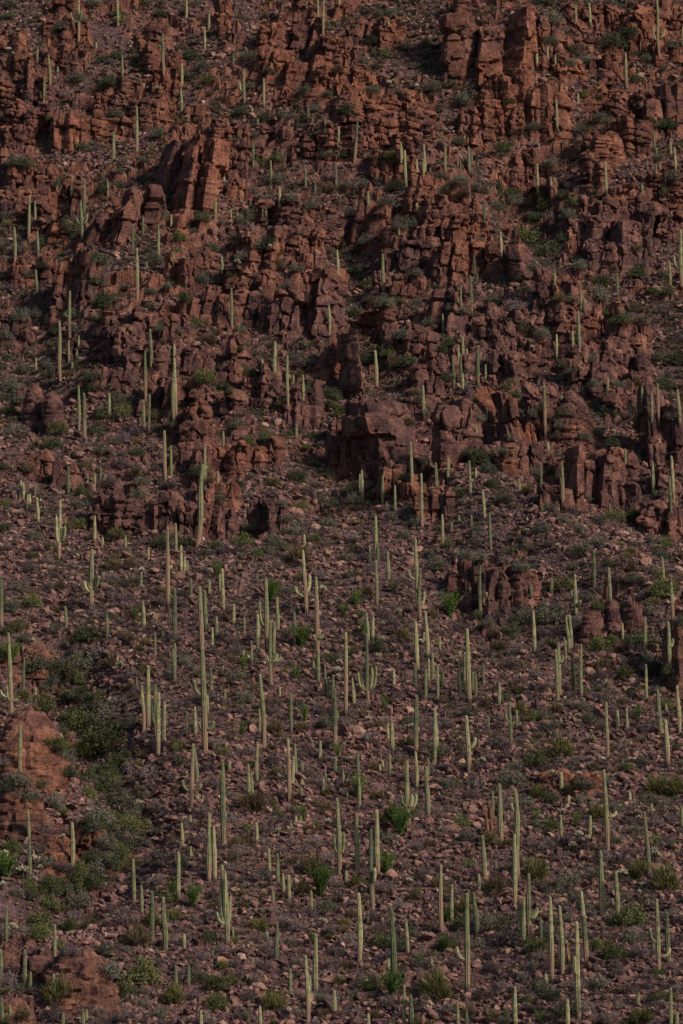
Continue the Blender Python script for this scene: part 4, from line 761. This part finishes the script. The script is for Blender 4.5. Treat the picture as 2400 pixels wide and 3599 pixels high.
# ocotillos: x, foot y, height, brightness
OCT = {(800,1800):"305 610 165;890 660 150;800 725 120;915 760 100;935 860 130;1535 730 180;1145 565 110;515 940 180;110 1110 160;1225 880 110;470 1150 120",
(800,2400):"100 370 120;535 265 130;760 515 120;900 790 170;1190 1060 220;520 960 130;140 1060 100;615 1005 70;1080 185 110;320 870 80",
(800,3000):"640 295 230;1095 145 170;590 640 120;55 650 100;1135 1010 220;1510 470 110;1500 680 130;1320 790 120;130 1160 80",
(1600,3000):"580 1170 110;545 950 80;350 1150 100",(1600,2400):"830 995 130;530 440 80;1265 250 110;1380 1150 110;640 1010 90;560 950 90",
(0,3000):"1185 305 150;1330 370 170;40 190 220",(0,1800):"930 750 130;1490 450 130;80 1050 170;20 1040 150",(0,2400):"60 1190 110",(1600,1800):"0 640 110"}
# teddy-bear chollas: x, crown y (enlargement px), width
CHL = {(0,0):"58 345 40;860 352 28;1092 612 34;1018 610 26;880 740 36;973 175 26;1286 808 26;925 40 22;1097 325 24;450 465 22;725 465 24;90 372 24;215 382 20",
(800,0):"1112 572 36;1142 562 30;1304 600 38;1397 1045 34;1220 155 30;1130 598 24",
(0,600):"1258 605 28;795 880 22;1015 930 18;1355 555 20",(800,600):"68 635 44;330 730 44;228 820 24;67 458 22;292 522 28;766 185 32;1272 1000 36;1180 250 40;1440 1082 20",
(1600,600):"1015 1030 28;450 1010 18;1320 1130 26;208 360 20",(0,1200):"1113 740 22",(1600,1200):"530 42 30;1295 650 40;395 775 22;520 8 20",(800,1200):"230 1012 24",
(0,1800):"972 405 44;972 520 36;1045 715 46;1195 430 30;220 885 34;828 1060 56;1215 440 24",
(800,1800):"652 535 56;590 620 34;138 605 30;270 410 22;1177 690 44;1065 772 32;1062 875 30;1410 905 36;1327 895 40;1385 825 30;770 1038 40;755 1100 60;1033 995 40;1548 1018 36;1275 298 28;800 880 32;757 1138 40;1305 860 26;360 730 22;1480 915 22",
(1600,1800):"700 240 48;245 300 32;328 243 22;485 125 24;135 350 24;1208 535 26;445 1140 46;32 935 34;15 435 20",
(0,2400):"945 840 56;395 915 32;432 1062 36",(800,2400):"470 190 34;970 248 34;1267 308 46;842 528 42;563 818 36;695 960 42;345 1030 48;782 752 32;1465 580 28;1447 620 28;1560 345 20;650 108 20",
(1600,2400):"107 280 44;845 230 36;940 400 66;1010 530 44;673 630 56;853 630 36;972 630 34;225 450 30;185 540 44;28 390 40;852 1050 50;905 1080 52;958 1005 34;1255 895 44;1262 935 36;742 885 36;1480 392 38;1372 1158 44;1040 10 50;1228 172 40;275 800 26;1110 915 24;808 1125 50;10 345 26;932 335 24;1157 1100 28;855 268 26;712 880 24",
(0,3000):"240 50 70;155 125 70;275 100 40;245 135 40;235 185 44;15 215 46;85 515 60;488 555 36;30 10 60",
(800,3000):"655 470 48;935 50 34;1250 190 42;1380 1075 52",(1600,3000):"1152 140 60;855 98 38;1418 868 52;1355 1078 34;1292 212 32;1555 430 28;1325 330 26;1268 268 28;1380 12 60;1460 958 28"}
# boulders: x, foot y, width
BLD = {(0,1800):"500 230 100;80 590 90;70 770 140;220 745 120;310 800 130;860 670 60;830 710 60;265 840 60;140 40 40;750 870 50",
(0,2400):"1040 640 100;1265 610 70;1180 775 80;480 710 60;615 1060 50;640 1110 60;1090 690 100;740 520 90;1150 650 60;700 545 60;1040 720 90",
(0,3000):"965 75 110;1335 165 140;870 270 150;710 300 110;800 325 100;720 410 110;1290 1120 130;1470 1110 110;620 1060 80;760 970 60;1240 800 60;430 360 80;190 390 80;100 490 90;1250 530 80;1370 640 150;1340 430 80;640 700 60;220 300 60;990 1130 80",
(800,2400):"70 460 120;850 945 150;1480 810 110;1450 750 150;910 250 90;500 690 110;560 810 90;710 660 90;650 400 100;60 980 110;690 1020 90;930 600 110;1390 870 90;1120 700 110;1480 920 90",
(800,3000):"410 690 120;350 390 90;1060 810 100;1390 500 130;1370 610 170;1190 770 150;700 910 140;1270 150 90;70 700 70;150 150 80;720 1050 100;220 130 90;640 740 100;1000 700 90;550 180 100;830 900 130;120 330 100;100 1110 110;1530 400 90;1330 1140 80;20 1010 70",
(1600,3000):"460 730 100;130 1010 100;350 1110 90;430 850 110;150 770 80;630 1150 130;330 850 100;100 190 100;1240 100 80;700 1170 110;580 350 110;160 300 90",
(800,1800):"740 400 120;900 440 110;700 420 80;770 1160 60;640 260 60;420 190 60;1110 1180 60",(1600,2400):"550 690 120;890 620 40;1500 900 70;1210 160 60;1470 1000 60;360 1080 80;20 1150 100;120 1190 90",(1600,1800):"1160 600 90;550 800 60"}
def field(n, y0, y1, zbelow=None):
    y = np.sqrt(rng.uniform(y0**2, y1**2, n)); x = rng.uniform(-1, 1, n)*np.interp(y, [381, 738], [36, 68]); return x, y
def slope_at(x, y):
    e = .5; return np.abs(hgrid(x, y+e)-hgrid(x, y-e))/(2*e)
rng = np.random.default_rng(55)
def scatter(name, protos, pts, rotz, tilt, scale, which, label=None):
    """one object of uncountable bits: points that carry instances of the given objects"""
    pts = np.asarray(pts, np.float32); n = len(pts)
    me = bpy.data.meshes.new(name); me.vertices.add(n); me.vertices.foreach_set('co', pts.ravel())
    rot = np.stack([tilt[:, 0], tilt[:, 1], rotz], 1).astype(np.float32)
    a = me.attributes.new('rot', 'FLOAT_VECTOR', 'POINT'); a.data.foreach_set('vector', rot.ravel())
    a = me.attributes.new('scl', 'FLOAT_VECTOR', 'POINT'); a.data.foreach_set('vector', np.asarray(scale, np.float32).ravel())
    a = me.attributes.new('which', 'INT', 'POINT'); a.data.foreach_set('value', which.astype(np.int32))
    o = link(name, me); o['kind'] = 'stuff'
    if label: o['label'] = label
    ng = bpy.data.node_groups.new(name + '_scatter', 'GeometryNodeTree')
    ng.interface.new_socket('Geometry', in_out='INPUT', socket_type='NodeSocketGeometry')
    ng.interface.new_socket('Geometry', in_out='OUTPUT', socket_type='NodeSocketGeometry')
    gi = ng.nodes.new('NodeGroupInput'); go = ng.nodes.new('NodeGroupOutput'); jn = ng.nodes.new('GeometryNodeJoinGeometry')
    def attr(nm, ty):
        x = ng.nodes.new('GeometryNodeInputNamedAttribute'); x.data_type = ty; x.inputs['Name'].default_value = nm; return x.outputs[0]
    ra, sa, wa = attr('rot', 'FLOAT_VECTOR'), attr('scl', 'FLOAT_VECTOR'), attr('which', 'INT')
    for k, p in enumerate(protos):
        iop = ng.nodes.new('GeometryNodeInstanceOnPoints'); oi = ng.nodes.new('GeometryNodeObjectInfo'); oi.inputs['Object'].default_value = p
        oi.inputs['As Instance'].default_value = True
        cmp_ = ng.nodes.new('FunctionNodeCompare'); cmp_.data_type = 'INT'; cmp_.operation = 'EQUAL'
        ng.links.new(wa, cmp_.inputs[2]); cmp_.inputs[3].default_value = k
        ng.links.new(gi.outputs[0], iop.inputs['Points']); ng.links.new(cmp_.outputs[0], iop.inputs['Selection'])
        ng.links.new(oi.outputs['Geometry'], iop.inputs['Instance']); ng.links.new(ra, iop.inputs['Rotation']); ng.links.new(sa, iop.inputs['Scale'])
        ng.links.new(iop.outputs[0], jn.inputs[0])
    ng.links.new(jn.outputs[0], go.inputs[0])
    md = o.modifiers.new('scatter', 'NODES'); md.node_group = ng; return o
def proto(me, name): return bpy.data.objects.new(name, me)          # a mesh the scatter reads; not linked to the scene

# ------------------------------------------------------------------ saguaros
sags = []
for (ox, oy), txt in SAG.items():
    for item in txt.replace('\n', ';').split(';'):
        parts = item.split('/'); q = [float(t) for t in parts[0].split()]
        xt, yt, xb, yb = q
        arms = [[float(t) for t in p_.split()] for p_ in parts[1:]]
        sags.append((yb-yt, ox, oy, xt, yt, xb, yb, arms))
sags.sort(key=lambda s: -(s[0] + 60*len(s[7])))
rest = []
for i, (hh, ox, oy, xt, yt, xb, yb, arms) in enumerate(sags):
    k = 1.96
    ub, vb, ut, vt = ox+xb/k, oy+yb/k, ox+xt/k, oy+yt/k
    gx, gy, gz = hit(float(np.clip(ub, 1, 2399)), min(vb, 3640)); s = gy/F_PX/cp
    if not (0 < ub < 2400): gx = gx + (ub - np.clip(ub, 1, 2399))*s
    if vb > 3640: s = gy/F_PX
    H = max(.5, (vb-vt)*s); dx = (ut-ub)*s; r = random.Random(int(xt*7+yt*13+ox)); rad = (.145 + .0115*H)*r.uniform(.86, 1.16)
    key = (ox, oy, int(xt), int(yt))
    bark, foot = BARK.get(key, ((r.uniform(.14, .42) if H > 6.2 else (r.uniform(.05, .16) if H > 4 else 0)), (r.uniform(.03, .07) if r.random() < .45 and H > 3.5 else 0)))
    if bark: bark = min(1, bark*1.05)
    if i >= 300:
        rest.append((gx, gy, gz-.1, H, rad, dx)); continue
    me, P = sag_trunk(H, dx, rad, bark, foot, i)
    uv = ((ub+ut)/2, (vb+vt)/2)
    hw_ = 'very tall' if hh > 420 else 'tall' if hh > 300 else 'medium' if hh > 190 else 'short' if hh > 110 else 'small'
    col = ' tan-barked' if bark >= .5 else (' tan-footed' if bark > .25 else (' slim green' if H/rad > 26 else ' green'))
    if foot >= .07: col = ' black-footed'
    if arms:
        root = link('saguaro', None, None, (gx, gy, gz-.1)); link('trunk', me, root)
        for j, (ja, tx, ty) in enumerate(arms):
            zj = (yb-ja)/k*s; zt = (yb-ty)/k*s; kk = int(np.clip(np.searchsorted(P[:, 2], zj), 1, len(P)-1)); pj = P[kk].copy(); pj[2] = zj
            sgn = 1 if tx > xb else -1
            tip = (((ox+tx/k)-ub)*s, r.uniform(-.35, .25), max(zt, zj+.3)); link('arm', sag_arm(pj, tip, rad*(.72 if abs(zt-zj) > 1 else .62), j, r.uniform(-.5, .1)), root)
        na = len(arms); desc = f'{hw_}{col} saguaro with {"one arm" if na == 1 else ["two arms","three arms","four arms","five arms"][na-2]}'
    else:
        root = link('saguaro', me, None, (gx, gy, gz-.1))
        tilt = (xt-xb)/max(hh, 1); desc = f'{hw_}{col} armless saguaro' + (' leaning right' if tilt > .06 else ' leaning left' if tilt < -.035 else '')
    want(root, uv[0], uv[1], desc, 'cactus', 'saguaros on the hillside')
# the remaining tiniest ones joined
protoS = []
for j in range(4):
    me, P = sag_trunk(2.6, .02, .17, 0, 0, 900+j); protoS.append(proto(me, 'saguaro'))
if rest:
    A = np.array(rest); n = len(A)
    scatter('young_saguaros', protoS, A[:, :3], rng.uniform(0, 6, n), np.zeros((n, 2)), np.stack([A[:, 4]/.17, A[:, 4]/.17, A[:, 3]/2.6], 1), np.arange(n) % 4)

# dead saguaro skeletons and snags
def snag(ox, oy, xt, yt, xb, yb, wpx, n, desc, pale=1.0):
    gx, gy, gz = hit(ox+xb/1.96, oy+yb/1.96); s = gy/F_PX; H = (yb-yt)/1.96*s; w = wpx/1.96*s; r = random.Random(int(xt))
    root = link('dead_saguaro', None, None, (gx, gy, gz-.1)); dxx = (xt-xb)/1.96*s
    for i in range(n):
        h = H*(1 if i == 0 else r.uniform(.35, .95)); a = r.uniform(-.5, .5)*w; b = r.uniform(-.3, .3)*w
        t = np.linspace(0, 1, 7)[:, None]; P = np.array([[a, b, 0]]) + t*np.array([[dxx+r.uniform(-.15, .15)*w*2, r.uniform(-.1, .1), h]]) + .02*rng.normal(size=(7, 3))
        link('rib', mk_mesh('rib', *tube(P, np.linspace(.075, .03, 7)*(w/.45 if n < 3 else .8), 5), M['deadwood']), root)
    want(root, ox+(xt+xb)/3.92, oy+(yt+yb)/3.92, desc, 'dead cactus')
snag(800, 2400, 1054, 308, 1062, 522, 12, 3, 'bare pinkish skeleton of a dead saguaro')
snag(1600, 2400, 225, 800, 250, 1045, 60, 16, 'splintered reddish rib cage of a dead saguaro')
snag(1600, 2400, 445, 1000, 445, 1135, 20, 6, 'broken brown stump of ribs behind a tall saguaro')
snag(1600, 3000, 778, 610, 786, 755, 16, 5, 'rust-coloured dead saguaro ribs beside an armed saguaro')
snag(0, 3000, 65, 282, 66, 345, 18, 4, 'short pale splintered stump near the left edge')
snag(1600, 2400, 922, 1085, 922, 1200, 14, 3, 'thin reddish dead stem among pale chollas')

# ------------------------------------------------------------------ boulders
bl = []
for (ox, oy), txt in BLD.items():
    for it in txt.split(';'): x, y, w = map(float, it.split()); bl.append((ox+x/1.96, oy+y/1.96, w/1.96, True))
rr_ = random.Random(5)
for _ in range(34): bl.append((2130 + rr_.gauss(0, 48), 3262 + rr_.gauss(0, 16) + 4, rr_.uniform(14, 34), 'pink'))
for _ in range(46):
    a_ = rr_.uniform(0, 1); bl.append((320 + 290*a_ + rr_.gauss(0, 16), 3320 + 85*a_ + rr_.gauss(0, 17), rr_.uniform(9, 17), 'pink'))
while len(bl) < 330:
    u = random.uniform(10, 2390); v = random.uniform(1880, 3590); w = random.uniform(18, 42)
    if all((u-b[0])**2 + (v-b[1])**2 > (w*.7+b[2]*.7)**2 for b in bl): bl.append((u, v, w, False))
for i, (u, v, w, pr) in enumerate(bl):
    gx, gy, gz = hit(u, v); s = gy/F_PX; W = w*s; r = random.Random(i)
    o = link('boulder', BIG[r.randrange(8)], None, (gx, gy + W*.35, gz + W*.17))
    o.rotation_euler = (r.uniform(-.35, .35), r.uniform(-.3, .3), r.uniform(0, 6.28)); q = W*.56; o.scale = (q, q*.95, q*r.uniform(.75, 1.0))
    d = ('large' if w > 50 else 'mid-sized' if w > 34 else 'small') + (' flat-topped' if o.scale[2] < q*.82 else ' angular') + (' red-brown' if o.data.materials[0] == M['rock'] else ' greyish-pink') + ' boulder'
    want(o, u, v-w*.3, d, 'boulder', 'boulders lying on the slope')

# ------------------------------------------------------------------ shrubs
sh = []
for (ox, oy), txt in SHB.items():
    for it in txt.split(';'):
        x, y, w, c = it.split(); sh.append((float(w), ox+float(x)/1.96, oy+float(y)/1.96, c))
rr_ = random.Random(11)
for (au, av), (bu, bv), ww in (((200,2360),(290,2480),75),((290,2480),(370,2640),85),((370,2640),(390,2800),80),((390,2800),(440,2960),75),((440,2960),(330,3080),70),((330,3080),(170,3140),60)):
    for _ in range(22):
        t_ = rr_.random(); sh.append((rr_.uniform(60, 135), au+(bu-au)*t_+rr_.gauss(0, ww*.55), av+(bv-av)*t_+rr_.gauss(0, 22), rr_.choice('gdssgo')))
sh.sort(key=lambda t: -t[0])
KIND = {'g': 'dense', 'd': 'dense', 's': 'loose', 'p': 'loose', 'o': 'broom', 'y': 'broom'}
CN = {'g': 'bright green leafy', 'd': 'dark green dense', 's': 'grey-green airy', 'p': 'dry grey-purple twiggy', 'o': 'olive-brown twiggy', 'y': 'yellow-green broom-like'}
COLM = {}
for (kd, s_), (st, fo) in SHR.items():
    for c in 'gdspoy':
        if KIND[c] == kd:
            f2_ = fo.copy(); f2_.materials.clear(); f2_.materials.append(M[c]); COLM[c, s_] = (st, f2_)
left = []
for i, (w, u, v, c) in enumerate(sh):
    gx, gy, gz = hit(float(np.clip(u, 2, 2398)), min(v, 3640)); s = gy/F_PX; Rd = w/1.96*s*.60; r = random.Random(i)
    zs = Rd*(r.uniform(1.15, 1.5) if c in 'gyo' else r.uniform(1.0, 1.3)); pz = gz - .1; py = gy + Rd*.2
    pz = max(pz, min(float(hgrid(gx, py)), gz + Rd*.5) - .15)
    if i >= 300: left.append((gx, py, pz, Rd, zs, c, r.randrange(3), r.uniform(0, 6.28))); continue
    root = link('desert_shrub', None, None, (gx, py, pz)); st, fo = COLM[c, r.randrange(3)]
    link('stems', st, root); link('foliage', fo, root); root.scale = (Rd, Rd, zs); root.rotation_euler = (0, 0, r.uniform(0, 6.28))
    want(root, u, v-w*.25, ('large ' if w > 140 else 'medium ' if w > 110 else 'small ') + CN[c] + ' shrub', 'shrub', 'shrubs scattered over the hillside')
x, y = field(2600, 386, 732); rk = rockiness(x, y); cl = fbm(x/8, y/8, x*0, 3, 501)
kp = (rng.uniform(size=len(x)) < np.clip(.55 + 1.3*cl, .08, 1)) & (slope_at(x, y) < 1.9)
for xx, yy in zip(x[kp], y[kp]):
    Rd = float(np.clip(np.exp(rng.normal(-.35, .3)), .4, 1.3)); up_ = yy > 560
    left.append((xx, yy, float(hgrid(xx, yy))-.1, Rd, Rd*rng.uniform(.8, 1.2), 'ssdgo'[rng.integers(5)] if up_ else 'ppsoyop'[rng.integers(7)], int(rng.integers(3)), rng.uniform(0, 6.28)))
keys = sorted(COLM); pr_ = []
for kx in keys:
    m_ = kx; st, fo = COLM[kx]
    pr_.append(proto(fo, 'foliage'))
if left:
    A = np.array([l[:5] for l in left]); n = len(A)
    scatter('small_shrubs', pr_, A[:, :3], np.array([l[7] for l in left]), np.zeros((n, 2)), np.stack([A[:, 3], A[:, 3], A[:, 4]], 1), np.array([keys.index((l[5], l[6])) for l in left]))

# ------------------------------------------------------------------ ocotillos, chollas
i = 0
for (ox, oy), txt in OCT.items():
    for it in txt.split(';'):
        x, y, h = map(float, it.split()); u, v = ox+x/1.96, oy+y/1.96; gx, gy, gz = hit(float(np.clip(u, 2, 2398)), min(v, 3640)); H = h/1.96*gy/F_PX*1.05
        o = link('ocotillo', OCO[4 if h > 160 else i % 4], None, (gx, gy, gz)); o.scale = (H*1.0, H*1.0, H); o.rotation_euler = (0, 0, i*1.7); i += 1
        want(o, u, v-h*.25, ('tall' if h > 150 else 'medium' if h > 105 else 'low') + ' green ocotillo', 'shrub', 'ocotillos on the slope')
i = 0
for (ox, oy), txt in CHL.items():
    for it in txt.split(';'):
        x, y, w = map(float, it.split()); u, v = ox+x/1.96, oy+(y+w*.75)/1.96; gx, gy, gz = hit(float(np.clip(u, 2, 2398)), min(v, 3640)); S = w/1.96*gy/F_PX*1.35
        root = link('teddy_bear_cholla', None, None, (gx, gy-.1, gz)); a_, b_ = CHO[i % 4]; link('trunk', a_, root); link('crown', b_, root)
        root.scale = (S, S, S); root.rotation_euler = (0, 0, i*2.1); i += 1
        want(root, u, oy+y/1.96, ('large' if w > 45 else 'medium' if w > 30 else 'small') + ' pale-topped cholla cactus', 'cholla', 'chollas dotted over the hillside')

# ------------------------------------------------------------------ scree stones and low scrub: uncountable
rng = np.random.default_rng(77)
x, y = field(240000, 384, 735); z = hgrid(x, y); u, v = to_px(x, y, z); rk = rockiness(x, y)
cl = fbm(x/5, y/5, x*0, 3, 301)
keep = rng.uniform(size=len(x)) < np.clip(1.05 - .75*rk + .5*cl, .05, 1); keep &= slope_at(x, y) < 1.8
x, y, z, rk, cl = x[keep], y[keep], z[keep], rk[keep], cl[keep]; n = len(x)
sz = np.exp(rng.normal(-1.40, .50, n)); sz = np.clip(sz, .08, .75)*(1 + .35*np.clip(cl*2, -.5, 1)); wh = np.where(sz > .3, rng.integers(6, 9, n), rng.integers(0, 6, n))
scatter('scree_stones', [proto(m, 'stone') for m in SMALL], np.stack([x, y, z + sz*.12], 1), rng.uniform(0, 6.28, n), rng.normal(0, .5, (n, 2)), sz[:, None]*rng.uniform(.7, 1.5, (n, 3)), wh)
x, y = field(85000, 384, 735); z = hgrid(x, y); rk = rockiness(x, y); cl = fbm(x/4, y/4, x*0, 3, 401) + .5*fbm(x/14, y/14, x*0, 2, 411)
keep = (rng.uniform(size=len(x)) < np.clip(.60 + 1.1*cl - .25*rk, .03, 1)) & (slope_at(x, y) < 1.9)
x, y, z = x[keep], y[keep], z[keep]; n = len(x); sz = np.clip(np.exp(rng.normal(-.72, .38, n)), .15, 1.15)
u, v = to_px(x, y, z)
wh = rng.choice([0, 1, 2, 3, 4, 5], n, p=[.30, .22, .22, .07, .17, .02])
up_ = y > 560; wh = np.where(up_ & (rng.uniform(size=n) < .45), rng.choice([3, 5, 2], n), wh); sz = sz*np.where(up_, 1.25, 1.0)
scatter('low_scrub', [proto(m, 'scrub_tuft') for m in TUFT], np.stack([x, y, z], 1), rng.uniform(0, 6.28, n), rng.normal(0, .12, (n, 2)), np.stack([sz, sz, sz*rng.uniform(.8, 1.2, n)], 1), wh)
finish_labels()
